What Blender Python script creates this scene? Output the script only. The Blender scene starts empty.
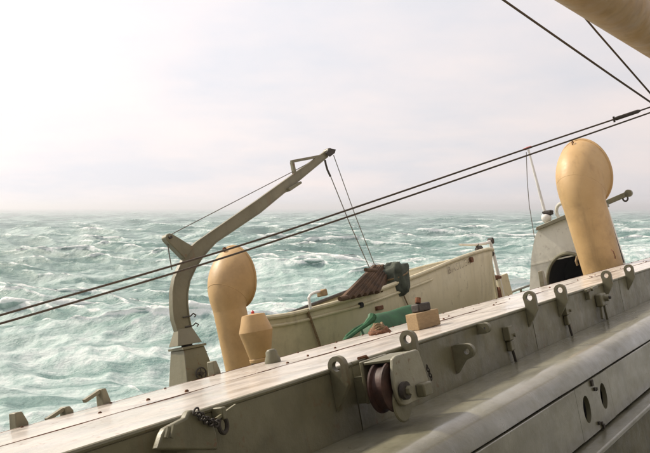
import bpy, math, random
import numpy as np
from mathutils import Matrix, Vector, noise
random.seed(7); rng = np.random.default_rng(11)
PI = math.pi; R = math.radians
scene = bpy.context.scene
C = scene.collection

# ---------------------------------------------------------------- camera
F = 851.0; CX, CY = 325.0, 226.5          # focal length and centre in photograph pixels (650 wide)
EYE = 10.0                                # eye height above the mean sea
PITCH = math.atan(19.5 / F)
cam_d = bpy.data.cameras.new('camera'); cam = bpy.data.objects.new('camera', cam_d); C.objects.link(cam)
cam_d.sensor_width = 36.0; cam_d.lens = F / 650.0 * 36.0; cam_d.clip_start = 0.05; cam_d.clip_end = 60000
cam.location = (0, 0, EYE); cam.rotation_euler = (PI / 2 - PITCH, 0, 0)
scene.camera = cam

# ---------------------------------------------------------------- sky and sun
SUN_EL = R(36); SUN_AZ = R(-62)           # azimuth measured from the view direction, negative = left
sun_dir = Vector((math.sin(SUN_AZ) * math.cos(SUN_EL), math.cos(SUN_AZ) * math.cos(SUN_EL), math.sin(SUN_EL)))
world = bpy.data.worlds.new('World'); scene.world = world; world.use_nodes = True
wn, wl = world.node_tree.nodes, world.node_tree.links
wn.clear()
w_out = wn.new('ShaderNodeOutputWorld')
sky = wn.new('ShaderNodeTexSky'); sky.sky_type = 'NISHITA'; sky.sun_disc = False
sky.sun_elevation = SUN_EL; sky.sun_rotation = SUN_AZ; sky.dust_density = 3.0; sky.air_density = 1.2
bg_sky = wn.new('ShaderNodeBackground'); bg_sky.inputs[1].default_value = 0.09
wl.new(sky.outputs[0], bg_sky.inputs[0])
tc = wn.new('ShaderNodeTexCoord')
sep = wn.new('ShaderNodeSeparateXYZ'); wl.new(tc.outputs['Generated'], sep.inputs[0])
zc = wn.new('ShaderNodeMath'); zc.operation = 'MAXIMUM'; zc.inputs[1].default_value = 0.0; wl.new(sep.outputs[2], zc.inputs[0])
za = wn.new('ShaderNodeMath'); za.operation = 'ADD'; za.inputs[1].default_value = 0.16; wl.new(zc.outputs[0], za.inputs[0])
dv = wn.new('ShaderNodeVectorMath'); dv.operation = 'DIVIDE'
cmb = wn.new('ShaderNodeCombineXYZ')
for i in range(3): wl.new(za.outputs[0], cmb.inputs[i])
wl.new(tc.outputs['Generated'], dv.inputs[0]); wl.new(cmb.outputs[0], dv.inputs[1])
cl = wn.new('ShaderNodeTexNoise'); cl.inputs['Scale'].default_value = 0.9; cl.inputs['Detail'].default_value = 6; cl.inputs['Roughness'].default_value = 0.55
wl.new(dv.outputs[0], cl.inputs['Vector'])
ramp = wn.new('ShaderNodeValToRGB')
ramp.color_ramp.elements[0].position = 0.36; ramp.color_ramp.elements[0].color = (0.78, 0.775, 0.82, 1)
ramp.color_ramp.elements[1].position = 0.64; ramp.color_ramp.elements[1].color = (0.97, 0.87, 0.85, 1)
wl.new(cl.outputs[0], ramp.inputs[0])
# thin cloud is brighter around the veiled sun
dot = wn.new('ShaderNodeVectorMath'); dot.operation = 'DOT_PRODUCT'; dot.inputs[1].default_value = sun_dir
nrm = wn.new('ShaderNodeVectorMath'); nrm.operation = 'NORMALIZE'; wl.new(tc.outputs['Generated'], nrm.inputs[0]); wl.new(nrm.outputs[0], dot.inputs[0])
gl = wn.new('ShaderNodeMapRange'); gl.interpolation_type = 'SMOOTHSTEP'
gl.inputs['From Min'].default_value = 0.0; gl.inputs['From Max'].default_value = 1.0
gl.inputs['To Min'].default_value = 0.93; gl.inputs['To Max'].default_value = 1.36
wl.new(dot.outputs['Value'], gl.inputs['Value'])
bg_cl = wn.new('ShaderNodeBackground'); wl.new(ramp.outputs[0], bg_cl.inputs[0]); wl.new(gl.outputs[0], bg_cl.inputs[1])
mxs = wn.new('ShaderNodeMixShader'); mxs.inputs[0].default_value = 0.93
wl.new(bg_sky.outputs[0], mxs.inputs[1]); wl.new(bg_cl.outputs[0], mxs.inputs[2]); wl.new(mxs.outputs[0], w_out.inputs[0])

sun_d = bpy.data.lights.new('sun', 'SUN'); sun_d.energy = 4.9; sun_d.angle = R(5); sun_d.color = (1.0, 0.90, 0.74)
sun = bpy.data.objects.new('sun', sun_d); C.objects.link(sun)
sun.rotation_euler = (-sun_dir).to_track_quat('-Z', 'Y').to_euler()
scene.view_settings.view_transform = 'Standard'; scene.view_settings.look = 'None'
scene.view_settings.exposure = 0.0; scene.view_settings.gamma = 1.0

# ---------------------------------------------------------------- the ship's own frame: X forward, Y outboard to port, Z up; origin at the eye
ROLL = R(11.5); YAW = math.atan(552 / F); TRIM = math.atan(11 / 1014)
ax = np.array([math.sin(YAW) * math.cos(TRIM), math.cos(YAW) * math.cos(TRIM), math.sin(TRIM)])
l0 = np.array([-math.cos(YAW), math.sin(YAW), 0.0]); u0 = np.cross(ax, l0)
ay = l0 * math.cos(ROLL) - u0 * math.sin(ROLL); az = u0 * math.cos(ROLL) + l0 * math.sin(ROLL)
SH = np.array([ax, ay, az])
SHIP = Matrix(((ax[0], ay[0], az[0], 0), (ax[1], ay[1], az[1], 0), (ax[2], ay[2], az[2], EYE), (0, 0, 0, 1)))
c_fw = np.array([0, math.cos(PITCH), -math.sin(PITCH)]); c_rt = np.array([1.0, 0, 0]); c_up = np.cross(c_rt, c_fw)
def at(px, py, X=None, Y=None, Z=None, D=None):
    """survey: the ship-frame point seen at a photograph pixel, on the plane X, Y or Z = const or at a distance D"""
    r = SH @ (c_fw + c_rt * (px - CX) / F - c_up * (py - CY) / F)
    t = X / r[0] if X is not None else Y / r[1] if Y is not None else Z / r[2] if Z is not None else D
    return r * t

# ---------------------------------------------------------------- mesh helpers
def A(p): return np.array(p, float)
class MB:
    def __init__(s): s.v = []; s.f = []
    def add(s, V, Fc):
        n = len(s.v); s.v += [tuple(map(float, p)) for p in V]; s.f += [tuple(i + n for i in f) for f in Fc]; return s
    def box(s, lo, hi, M=None):
        lo, hi = A(lo), A(hi)
        V = [A([(lo, hi)[i][0], (lo, hi)[j][1], (lo, hi)[k][2]]) for i in (0, 1) for j in (0, 1) for k in (0, 1)]
        if M is not None: V = [M @ Vector(p) for p in V]
        return s.add(V, [(0, 1, 3, 2), (4, 6, 7, 5), (0, 4, 5, 1), (2, 3, 7, 6), (0, 2, 6, 4), (1, 5, 7, 3)])
    def bar(s, a, b, w, h, up=(0, 0, 1), taper=1.0):
        a, b, up = A(a), A(b), A(up); d = b - a; d /= np.linalg.norm(d)
        sx = np.cross(d, up); sx /= np.linalg.norm(sx); sz = np.cross(sx, d)
        V = []
        for p, k in ((a, 1), (b, taper)):
            for i, j in ((-1, -1), (1, -1), (1, 1), (-1, 1)): V.append(p + sx * i * w / 2 * k + sz * j * h / 2 * k)
        return s.add(V, [(3, 2, 1, 0), (4, 5, 6, 7)] + [(i, (i + 1) % 4, 4 + (i + 1) % 4, 4 + i) for i in range(4)])
    def tube(s, pts, r, n=8, cap=True, closed=False):
        pts = [A(p) for p in pts]; m = len(pts); rs = r if hasattr(r, '__len__') else [r] * m
        V = []; prev = None
        for i in range(m):
            if closed: d = pts[(i + 1) % m] - pts[i - 1]
            else: d = pts[min(i + 1, m - 1)] - pts[max(i - 1, 0)]
            d = d / np.linalg.norm(d)
            if prev is None:
                a = A([0, 0, 1]) if abs(d[2]) < .9 else A([1, 0, 0]); u = np.cross(d, a)
            else: u = prev - d * (prev @ d)
            u /= np.linalg.norm(u); prev = u; w = np.cross(d, u)
            for k in range(n):
                t = 2 * PI * k / n; V.append(pts[i] + rs[i] * (u * math.cos(t) + w * math.sin(t)))
        Fc = []
        for i in range(m if closed else m - 1):
            j = (i + 1) % m
            for k in range(n): Fc.append((i * n + k, i * n + (k + 1) % n, j * n + (k + 1) % n, j * n + k))
        if cap and not closed: Fc += [tuple(range(n))[::-1], tuple((m - 1) * n + k for k in range(n))]
        return s.add(V, Fc)
    def lathe(s, prof, c=(0, 0, 0), axis='Z', n=24, cap=True):
        c = A(c); V = []
        for r, z in prof:
            for k in range(n):
                t = 2 * PI * (k + .5) / n; x, y = r * math.cos(t), r * math.sin(t)
                V.append(c + (A([x, y, z]) if axis == 'Z' else A([x, z, y]) if axis == 'Y' else A([z, x, y])))
        Fc = []
        for i in range(len(prof) - 1):
            for k in range(n):
                q = (i * n + k, i * n + (k + 1) % n, (i + 1) * n + (k + 1) % n, (i + 1) * n + k)
                Fc.append(q if axis != 'Y' else q[::-1])
        if cap:
            a, b = tuple(range(n))[::-1], tuple((len(prof) - 1) * n + k for k in range(n))
            Fc += [a, b] if axis != 'Y' else [a[::-1], b[::-1]]
        return s.add(V, Fc)
    def prism(s, poly, off):
        poly = [A(p) for p in poly]; off = A(off); n = len(poly)
        V = poly + [p + off for p in poly]
        Fc = [tuple(range(n))[::-1], tuple(range(n, 2 * n))] + [(i, (i + 1) % n, n + (i + 1) % n, n + i) for i in range(n)]
        return s.add(V, Fc)
    def plate_hole(s, outer, hole, off):
        """a plate with a hole: two loops of the same count, extruded along off"""
        n = len(outer); o = [A(p) for p in outer]; h = [A(p) for p in hole]; off = A(off)
        V = o + h + [p + off for p in o] + [p + off for p in h]
        Fc = []
        for i in range(n):
            j = (i + 1) % n
            Fc += [(j, i, n + i, n + j), (2 * n + i, 2 * n + j, 3 * n + j, 3 * n + i), (i, j, 2 * n + j, 2 * n + i), (n + j, n + i, 3 * n + i, 3 * n + j)]
        return s.add(V, Fc)
def radial(poly, c, ang):
    """distance from c to the outline of a 2-D polygon along an angle"""
    d = (math.cos(ang), math.sin(ang)); best = 0
    for i in range(len(poly)):
        x1, y1 = poly[i][0] - c[0], poly[i][1] - c[1]; x2, y2 = poly[(i + 1) % len(poly)][0] - c[0], poly[(i + 1) % len(poly)][1] - c[1]
        ex, ey = x2 - x1, y2 - y1; den = d[0] * ey - d[1] * ex
        if abs(den) < 1e-12: continue
        t = (x1 * ey - y1 * ex) / den; q = (x1 * d[1] - y1 * d[0]) / den
        if t > 0 and -1e-9 <= q <= 1 + 1e-9: best = max(best, t)
    return best
def holed(poly, c, r, n=36):
    """matching outer and hole loops for plate_hole, as 2-D points"""
    an = [2 * PI * k / n for k in range(n)]
    for i, a in enumerate(an):      # snap the nearest sample to every corner so that corners stay sharp
        pass
    for x, y in poly:
        a = math.atan2(y - c[1], x - c[0]) % (2 * PI); k = min(range(n), key=lambda q: abs((an[q] - a + PI) % (2 * PI) - PI)); an[k] = a
    an.sort()
    return [(c[0] + radial(poly, c, a) * math.cos(a), c[1] + radial(poly, c, a) * math.sin(a)) for a in an], [(c[0] + r * math.cos(a), c[1] + r * math.sin(a)) for a in an]

def lump(c, rx, ry, rz, amp, seed, nu=36, nv=24, pw=.55):
    V = []; Fc = []; sg = lambda x, p: math.copysign(abs(x) ** p, x)
    for i in range(nv + 1):
        f = -PI / 2 + PI * i / nv
        for k_ in range(nu):
            t = 2 * PI * k_ / nu; d_ = A([sg(math.cos(f), pw) * sg(math.cos(t), pw), sg(math.cos(f), pw) * sg(math.sin(t), pw), sg(math.sin(f), pw)])
            nn = noise.noise(Vector(d_ * 1.6) + Vector((seed, 0, 0))) + .6 * noise.noise(Vector((d_[0] * 5, d_[1] * 5, d_[2] * 1.6 + seed)))
            V.append(A(c) + d_ * A([rx, ry, rz]) * (1 + amp * nn))
    for i in range(nv):
        for k_ in range(nu): Fc.append((i * nu + k_, i * nu + (k_ + 1) % nu, (i + 1) * nu + (k_ + 1) % nu, (i + 1) * nu + k_))
    return MB().add(V, Fc)
def make_mesh(name, mb, mat, base=(0, 0, 0), sharp=35):
    me = bpy.data.meshes.new(name)
    b = A(base); me.from_pydata([tuple(A(p) - b) for p in mb.v], [], mb.f)
    import bmesh
    bm = bmesh.new(); bm.from_mesh(me); bmesh.ops.recalc_face_normals(bm, faces=bm.faces); bm.to_mesh(me); bm.free()
    if mat: me.materials.append(mat)
    me.shade_smooth()
    me.set_sharp_from_angle(angle=R(sharp))
    return me
def bevel(o, w, seg=2):
    m = o.modifiers.new('edge', 'BEVEL'); m.width = w; m.segments = seg; m.limit_method = 'ANGLE'; m.angle_limit = R(40); m.harden_normals = False
    return o
BASE = {}
def tag(o, label, cat, group=None):
    o['label'] = label; o['category'] = cat
    if group: o['group'] = group
    return o
def thing(name, base, label, cat, group=None):
    o = bpy.data.objects.new(name, None); C.objects.link(o); o.empty_display_size = .2
    o.matrix_world = SHIP @ Matrix.Translation(Vector(tuple(map(float, base))))
    BASE[o] = A(base)
    return tag(o, label, cat, group)
def part(name, mb, mat, parent, bev=0, sharp=35, seg=2):
    """a mesh given in ship coordinates, as a part of a thing or as a sub-part of a part"""
    b = BASE[parent]
    o = bpy.data.objects.new(name, make_mesh(name, mb, mat, b, sharp)); C.objects.link(o); o.parent = parent; BASE[o] = b
    if bev: bevel(o, bev, seg)
    return o
def spot(name, me, loc, parent, rot=(0, 0, 0), scale=None):
    """a repeat that shares a mesh, placed on its thing or part"""
    o = bpy.data.objects.new(name, me); C.objects.link(o); o.parent = parent
    o.location = tuple(A(loc) - BASE[parent]); o.rotation_euler = rot
    if scale: o.scale = scale
    BASE[o] = A(loc)
    return o
def single(name, mb, mat, base, label, cat, group=None, bev=0, sharp=35):
    o = bpy.data.objects.new(name, make_mesh(name, mb, mat, base, sharp)); C.objects.link(o)
    o.matrix_world = SHIP @ Matrix.Translation(Vector(tuple(map(float, base)))); BASE[o] = A(base)
    if bev: bevel(o, bev)
    return tag(o, label, cat, group)
def struct(name, mb, mat, ship=True, kind='structure', bev=0):
    o = bpy.data.objects.new(name, make_mesh(name, mb, mat)); C.objects.link(o)
    if ship: o.matrix_world = SHIP.copy()
    o['kind'] = kind; BASE[o] = A((0, 0, 0))
    if bev: bevel(o, bev)
    return o

# ---------------------------------------------------------------- materials
def mat_new(name):
    m = bpy.data.materials.new(name); m.use_nodes = True
    nt = m.node_tree; b = nt.nodes['Principled BSDF']
    return m, nt, nt.nodes, nt.links, b
def tex(nt, scale, detail=5, rough=.6, stretch=None, rot=None, coord='Object'):
    n, l = nt.nodes, nt.links
    t = n.new('ShaderNodeTexCoord'); mp = n.new('ShaderNodeMapping'); l.new(t.outputs[coord], mp.inputs[0])
    if stretch: mp.inputs['Scale'].default_value = stretch
    if rot: mp.inputs['Rotation'].default_value = rot
    mp.inputs['Location'].default_value = tuple(random.uniform(-20, 20) for _ in range(3))
    x = n.new('ShaderNodeTexNoise'); x.inputs['Scale'].default_value = scale; x.inputs['Detail'].default_value = detail; x.inputs['Roughness'].default_value = rough
    l.new(mp.outputs[0], x.inputs['Vector']); return x.outputs[0]
def rng_map(nt, src, a, b, c=0.0, d=1.0):
    m = nt.nodes.new('ShaderNodeMapRange'); m.inputs[1].default_value = a; m.inputs[2].default_value = b; m.inputs[3].default_value = c; m.inputs[4].default_value = d
    nt.links.new(src, m.inputs[0]); return m.outputs[0]
def mixc(nt, fac, c1, c2):
    m = nt.nodes.new('ShaderNodeMix'); m.data_type = 'RGBA'
    for idx, v in ((0, fac), (6, c1), (7, c2)):
        if hasattr(v, 'is_output'): nt.links.new(v, m.inputs[idx])
        else: m.inputs[idx].default_value = v if idx == 0 else (*v, 1)
    return m.outputs[2]
def mul(nt, a, b):
    m = nt.nodes.new('ShaderNodeMath'); m.operation = 'MULTIPLY'
    for i, v in enumerate((a, b)):
        if hasattr(v, 'is_output'): nt.links.new(v, m.inputs[i])
        else: m.inputs[i].default_value = v
    return m.outputs[0]
def paint(name, col, col2, rust=.5, rough=.45, streak=(1, 1, .12), scale=2.2, coat=0.0, bump=.25, spec=.5, rustcol=(.16, .07, .03), speck=0.62, coat_rough=.12, grime=.55):
    """weathered marine paint: two tones, vertical runs, rust freckles, brush relief"""
    m, nt, n, l, b = mat_new(name)
    tone = rng_map(nt, tex(nt, scale, 6, .6), .32, .68)
    c = mixc(nt, tone, col, col2)
    run = rng_map(nt, tex(nt, scale * 4, 4, .6, streak), .55, .8)
    c = mixc(nt, mul(nt, run, grime * .9), c, tuple(x * .5 for x in col))
    dirt = rng_map(nt, tex(nt, scale * .7, 8, .7), .52, .75)
    c = mixc(nt, mul(nt, dirt, grime), c, tuple(x * .42 for x in col))
    fre = rng_map(nt, tex(nt, scale * 9, 3, .5), speck, speck + .05)
    patch = rng_map(nt, tex(nt, scale * .9, 3, .5), .42, .62)
    rf = mul(nt, mul(nt, fre, patch), rust)
    c = mixc(nt, rf, c, rustcol)
    weep = rng_map(nt, tex(nt, scale * 2.6, 3, .5, (streak[0] * 1.6, streak[1] * 1.6, streak[2] * .7)), .64, .76)
    c = mixc(nt, mul(nt, weep, rust * .55), c, tuple(x * 1.3 for x in rustcol))
    l.new(c, b.inputs['Base Color'])
    rr = rng_map(nt, tex(nt, scale * 3, 5, .6), .3, .7, rough - .12, rough + .15)
    l.new(rr, b.inputs['Roughness']); b.inputs['Specular IOR Level'].default_value = spec
    if coat:
        cw = rng_map(nt, tex(nt, scale * 1.6, 5, .6, (.35, 1.6, 1)), .38, .6, coat * .45, coat)
        l.new(cw, b.inputs['Coat Weight']); b.inputs['Coat Roughness'].default_value = coat_rough; b.inputs['Coat IOR'].default_value = 1.4
    bp = n.new('ShaderNodeBump'); bp.inputs['Strength'].default_value = bump; bp.inputs['Distance'].default_value = .02
    l.new(tex(nt, scale * 7, 6, .65), bp.inputs['Height']); l.new(bp.outputs[0], b.inputs['Normal'])
    return m
def plain(name, col, rough=.7, var=.35, scale=14, metal=0, bump=.3, stretch=None):
    m, nt, n, l, b = mat_new(name)
    c = mixc(nt, rng_map(nt, tex(nt, scale, 5, .6, stretch), .3, .7), tuple(x * (1 - var) for x in col), tuple(min(1, x * (1 + var)) for x in col))
    l.new(c, b.inputs['Base Color']); b.inputs['Roughness'].default_value = rough; b.inputs['Metallic'].default_value = metal
    if bump:
        bp = n.new('ShaderNodeBump'); bp.inputs['Strength'].default_value = bump; bp.inputs['Distance'].default_value = .01
        l.new(tex(nt, scale * 2, 5, .6, stretch), bp.inputs['Height']); l.new(bp.outputs[0], b.inputs['Normal'])
    return m
M = {}
GREY, GREY2 = (.140, .130, .078), (.21, .197, .125)
M['grey'] = paint('grey_paint', GREY, GREY2, rust=.6)
M['wet'] = paint('wet_lit_grey_paint', (.56, .50, .435), (.68, .62, .55), rust=.75, rough=.38, streak=(.08, 1, 1), coat=1.0, bump=.3, rustcol=(.24, .10, .045), coat_rough=.16, grime=.26)  # the grey paint, wet and far paler: light on the top put into colour
M['shoulder'] = paint('damp_grey_paint', (.155, .147, .096), (.225, .214, .148), rust=.2, rough=.38, streak=(.1, 1, 1), coat=1.0, bump=.25, coat_rough=.16, grime=.28)
M['plate'] = paint('worn_light_grey_paint', (.27, .255, .185), (.34, .325, .245), rust=.6, grime=.4)
M['davit'] = paint('davit_grey_paint', (.165, .150, .092), (.225, .205, .135), rust=.7, scale=1.6)
M['tan'] = paint('tan_paint', (.45, .28, .112), (.54, .35, .155), rust=.35, rough=.50, scale=1.4, bump=.12, rustcol=(.22, .10, .03), speck=.7)
M['boat'] = paint('cream_boat_paint', (.58, .52, .345), (.67, .61, .43), rust=.4, rough=.5, scale=1.3, bump=.15, rustcol=(.10, .06, .03))
M['house'] = paint('pale_grey_paint', (.66, .635, .54), (.74, .715, .62), rust=.3, rough=.5, scale=1.0)
M['white'] = paint('white_paint', (.74, .71, .66), (.80, .78, .73), rust=.3)
M['rust'] = plain('rust', (.15, .062, .028), .9, .55, 30)
M['wheel'] = plain('rusty_wheel_steel', (.05, .019, .013), .6, .6, 9)
M['dark'] = plain('dark_iron', (.045, .036, .028), .7, .4, 20)
M['wire'] = plain('tarred_wire', (.075, .055, .038), .7, .4, 60)
M['thin'] = plain('thin_grey_wire', (.16, .14, .12), .7, .3, 60)
M['rope'] = plain('manila_rope', (.20, .14, .075), .9, .4, 60)
M['wood'] = plain('brown_boards', (.085, .045, .020), .85, .5, 4, stretch=(1, 1, 1))
M['block'] = plain('bare_wood', (.34, .235, .125), .85, .16, 12, stretch=(1, 5, 5))
M['canvas'] = plain('dark_canvas', (.055, .065, .048), .9, .45, 9)
M['green'] = plain('green_tarpaulin', (.012, .092, .026), .62, .35, 5, bump=.2)
M['red'] = plain('red_paint', (.50, .05, .05), .5, .2, 9)
M['ink'] = plain('faded_dark_lettering', (.13, .075, .05), .8, .5, 30, bump=0)
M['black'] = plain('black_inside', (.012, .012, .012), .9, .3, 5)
M['deck'] = paint('deck_paint', (.12, .125, .095), (.17, .17, .13), rust=.6, coat=.6)
M['hull'] = paint('hull_paint', (.20, .20, .19), (.26, .26, .24), rust=.6, scale=.5)

# ---------------------------------------------------------------- the sea
def build_sea():
    H_RMS = 1.1; wind = R(-68)                      # heading of the sea, from the view direction
    nc = 110
    lam = np.exp(np.linspace(math.log(1.6), math.log(95), nc)) * rng.uniform(.93, 1.07, nc)
    k = 2 * PI / lam; om = np.sqrt(9.81 * k); op = math.sqrt(9.81 * 2 * PI / 58)
    spec = om ** -4.3 * np.exp(-1.25 * (op / om) ** 4); dom = np.gradient(om)
    amp = np.sqrt(2 * spec * np.abs(dom)); amp *= H_RMS * math.sqrt(2) / np.sqrt((amp ** 2).sum())
    th = wind + PI / 2 + np.clip(rng.normal(0, .42, nc), -1.2, 1.2); ph = rng.uniform(0, 2 * PI, nc)
    dx, dy = np.sin(th), np.cos(th)
    # distances and bearings: fine where the water can be seen, coarse behind the ship
    r = [9.0]
    while r[-1] < 24000: r.append(r[-1] + .17 + (r[-1] / 200.) ** 1.62 * .75)
    r = np.array(r)
    a = np.concatenate([np.linspace(-180, -44, 40)[:-1], np.linspace(-44, 44, 900), np.linspace(44, 180, 40)[1:-1]]) * PI / 180
    nr, na = len(r), len(a)
    RR, AA = np.meshgrid(r, a, indexing='ij'); x0 = (RR * np.sin(AA)).ravel(); y0 = (RR * np.cos(AA)).ravel()
    dr = np.gradient(r); step = np.repeat(np.maximum(dr, r * .0017), na)
    X = x0.copy(); Y = y0.copy(); Z = np.zeros_like(x0); jx = np.zeros_like(x0); jy = np.zeros_like(x0); jxy = np.zeros_like(x0)
    for i in range(nc):
        w = np.clip(lam[i] / step / 2.5 - .6, 0, 1)
        p = k[i] * (dx[i] * x0 + dy[i] * y0) + ph[i]; s, c = np.sin(p), np.cos(p); q = amp[i] * w * 1.15
        Z += amp[i] * w * c; X -= q * dx[i] * s; Y -= q * dy[i] * s
        jx += q * k[i] * dx[i] ** 2 * c; jy += q * k[i] * dy[i] ** 2 * c; jxy += q * k[i] * dx[i] * dy[i] * c
    J = (1 - jx) * (1 - jy) - jxy ** 2
    foam = np.clip((.62 - J) / .75, 0, 1)
    side_d = (l0[0] * X + l0[1] * Y) - 9.5; wash_glare = np.exp(-(np.clip(side_d, 0, None) / 58.) ** 2)      # broken water from the ship's side, widened to paint in the haze glare
    verts = np.stack([X, Y, Z], 1).astype(np.float32)
    i, j = np.meshgrid(np.arange(nr - 1), np.arange(na), indexing='ij'); j2 = (j + 1) % na
    quads = np.stack([i * na + j, i * na + j2, (i + 1) * na + j2, (i + 1) * na + j], -1).reshape(-1, 4)[:, ::-1].astype(np.int32)
    me = bpy.data.meshes.new('sea'); me.vertices.add(len(verts)); me.vertices.foreach_set('co', verts.ravel())
    me.loops.add(quads.size); me.loops.foreach_set('vertex_index', quads.ravel())
    me.polygons.add(len(quads)); me.polygons.foreach_set('loop_start', np.arange(0, quads.size, 4, dtype=np.int32))
    me.polygons.foreach_set('use_smooth', np.ones(len(quads), bool))
    me.update(calc_edges=True)
    at_ = me.attributes.new('foam', 'FLOAT', 'POINT'); at_.data.foreach_set('value', foam.astype(np.float32))
    at2 = me.attributes.new('wash_glare', 'FLOAT', 'POINT'); at2.data.foreach_set('value', wash_glare.astype(np.float32))
    o = bpy.data.objects.new('sea', me); C.objects.link(o); o['kind'] = 'structure'
    m, nt, n, l, b = mat_new('sea_water')
    fa = n.new('ShaderNodeAttribute'); fa.attribute_name = 'foam'
    hd = wind + PI / 2                                # foam drawn out along the crests and along the wind
    def nz(scale, det, st, rot, ro=.6): return tex(nt, scale, det, ro, st, (0, 0, rot))
    lace = nz(1.1, 9, (1, .55, 1), .2, .72)
    big = nz(.035, 6, (1, .45, 1), .12, .6)
    streak = nz(.24, 9, (.16, 1.6, 1), .10, .68)
    # whitecaps: folded crests torn up by the lace
    crest = n.new('ShaderNodeMath'); crest.operation = 'MULTIPLY_ADD'; crest.inputs[1].default_value = 1.9; l.new(fa.outputs['Fac'], crest.inputs[0])
    lace_c = rng_map(nt, lace, .2, .8, -.85, .5); l.new(lace_c, crest.inputs[2])
    f1 = rng_map(nt, crest.outputs[0], .2, .95)
    # old foam in streaks and patches
    sm = mul(nt, rng_map(nt, streak, .44, .66), rng_map(nt, big, .36, .62))
    f2 = mul(nt, sm, rng_map(nt, lace, .34, .62, .25, .95))
    wa = n.new('ShaderNodeAttribute'); wa.attribute_name = 'wash_glare'
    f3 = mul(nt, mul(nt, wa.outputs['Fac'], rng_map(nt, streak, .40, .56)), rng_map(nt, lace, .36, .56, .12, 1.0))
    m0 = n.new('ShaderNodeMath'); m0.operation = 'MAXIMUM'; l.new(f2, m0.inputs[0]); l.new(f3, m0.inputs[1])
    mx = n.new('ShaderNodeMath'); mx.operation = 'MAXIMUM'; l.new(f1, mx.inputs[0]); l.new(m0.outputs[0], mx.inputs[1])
    air = rng_map(nt, big, .35, .7)
    deep = mixc(nt, air, (.042, .122, .106), (.098, .212, .184))
    deep = mixc(nt, mul(nt, wa.outputs['Fac'], rng_map(nt, streak, .3, .62, .35, .95)), deep, (.30, .45, .42))  # paler water near the ship: wash, plus whitening glare put into the colour
    aer = mul(nt, rng_map(nt, mx.outputs[0], 0, .5), .55)
    deep = mixc(nt, aer, deep, (.22, .40, .37))
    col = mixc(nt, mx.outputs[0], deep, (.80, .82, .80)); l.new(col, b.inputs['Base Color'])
    l.new(rng_map(nt, mx.outputs[0], 0, .6, .22, .85), b.inputs['Roughness']); b.inputs['IOR'].default_value = 1.33
    b1 = n.new('ShaderNodeBump'); b1.inputs['Strength'].default_value = 1.0; b1.inputs['Distance'].default_value = .5
    l.new(nz(.55, 8, (.8, 1.3, 1), .1, .62), b1.inputs['Height'])
    b2 = n.new('ShaderNodeBump'); b2.inputs['Strength'].default_value = .7; b2.inputs['Distance'].default_value = .16
    l.new(nz(3.4, 8, (.7, 1.4, 1), -.1, .68), b2.inputs['Height']); l.new(b1.outputs[0], b2.inputs['Normal']); l.new(b2.outputs[0], b.inputs['Normal'])
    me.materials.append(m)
build_sea()

# spray-laden air over the sea
hz = MB().box((-26000, -26000, -6), (26000, 26000, 24))
haze = struct('haze', hz, None, ship=False, kind='stuff')
hm, hnt, hn, hl, hb = mat_new('haze_air'); hn.remove(hb)
pv = hn.new('ShaderNodeVolumePrincipled'); pv.inputs['Color'].default_value = (.94, .96, 1.0, 1); pv.inputs['Density'].default_value = .00056; pv.inputs['Anisotropy'].default_value = .5
hl.new(pv.outputs[0], hn['Material Output'].inputs['Volume']); haze.data.materials.append(hm)

# ---------------------------------------------------------------- the ship's deck and side
DECK = -2.3
def grid_slab(mb, lo, hi): return mb.box(lo, hi)
struct('main_deck', MB().box((-14, -11, DECK - .1), (48, 10.2, DECK)), M['deck'])
hullm = MB().prism([(-14, 10.2, DECK - .102), (48, 10.2, DECK - .102), (48, 9.8, -11), (-14, 9.8, -11)], (0, -.05, 0))
struct('hull_side', hullm, M['hull'])
bw = thing('bulwark', (15, 10.1, DECK), 'low grey steel bulwark along the ship\'s side beyond the boat', 'bulwark')
part('plating', MB().box((-14, 10.12, DECK + .002), (48, 10.14, -1.3)), M['grey'], bw)
part('cap_rail', MB().box((-14, 10.04, -1.298), (48, 10.22, -1.25)), M['grey'], bw, bev=.01)
stay = make_mesh('stay', MB().prism([(0, 0, 0), (0, -.5, 0), (0, -.06, .95), (0, 0, .95)], (.02, 0, 0)), M['grey'])
for i in range(24): spot('stay', stay, (-13 + i * 2.5, 10.118, DECK + .003), bw)

# unseen bridge front and starboard mast house, added to block skylight and deepen shade
dk = thing('added_deckhouse', (-6, -2, DECK), 'tall tan bridge front behind the camera, unseen and added to block the sky', 'added_deckhouse')
part('wall', MB().box((-9, -10.5, DECK + .002), (-3.2, 5.5, 6.5)), M['davit'], dk, bev=.05)
part('bridge_deck', MB().box((-9.5, -11, 6.502), (-2.4, 6.2, 6.62)), M['davit'], dk)
pane = make_mesh('window', MB().box((0, -.35, -.4), (.03, .35, .4)), M['black'])
for zz in (.4, 3.4):
    for k_ in range(7): spot('window', pane, (-3.198, -9 + k_ * 2.2, zz), dk)
mh = thing('added_mast_house', (6.5, -6.5, DECK), 'grey mast house to starboard, unseen and added for shade', 'mast house')
part('wall', MB().box((1.5, -9.5, DECK + .002), (13, -3.6, 2.2)), M['davit'], mh, bev=.05)
part('roof', MB().box((1.3, -9.7, 2.202), (13.2, -3.4, 2.3)), M['davit'], mh)
part('mast', MB().lathe([(.5, 2.302), (.42, 14)], (10.5, -6.2, 0), n=32), M['tan'], mh)

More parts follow.
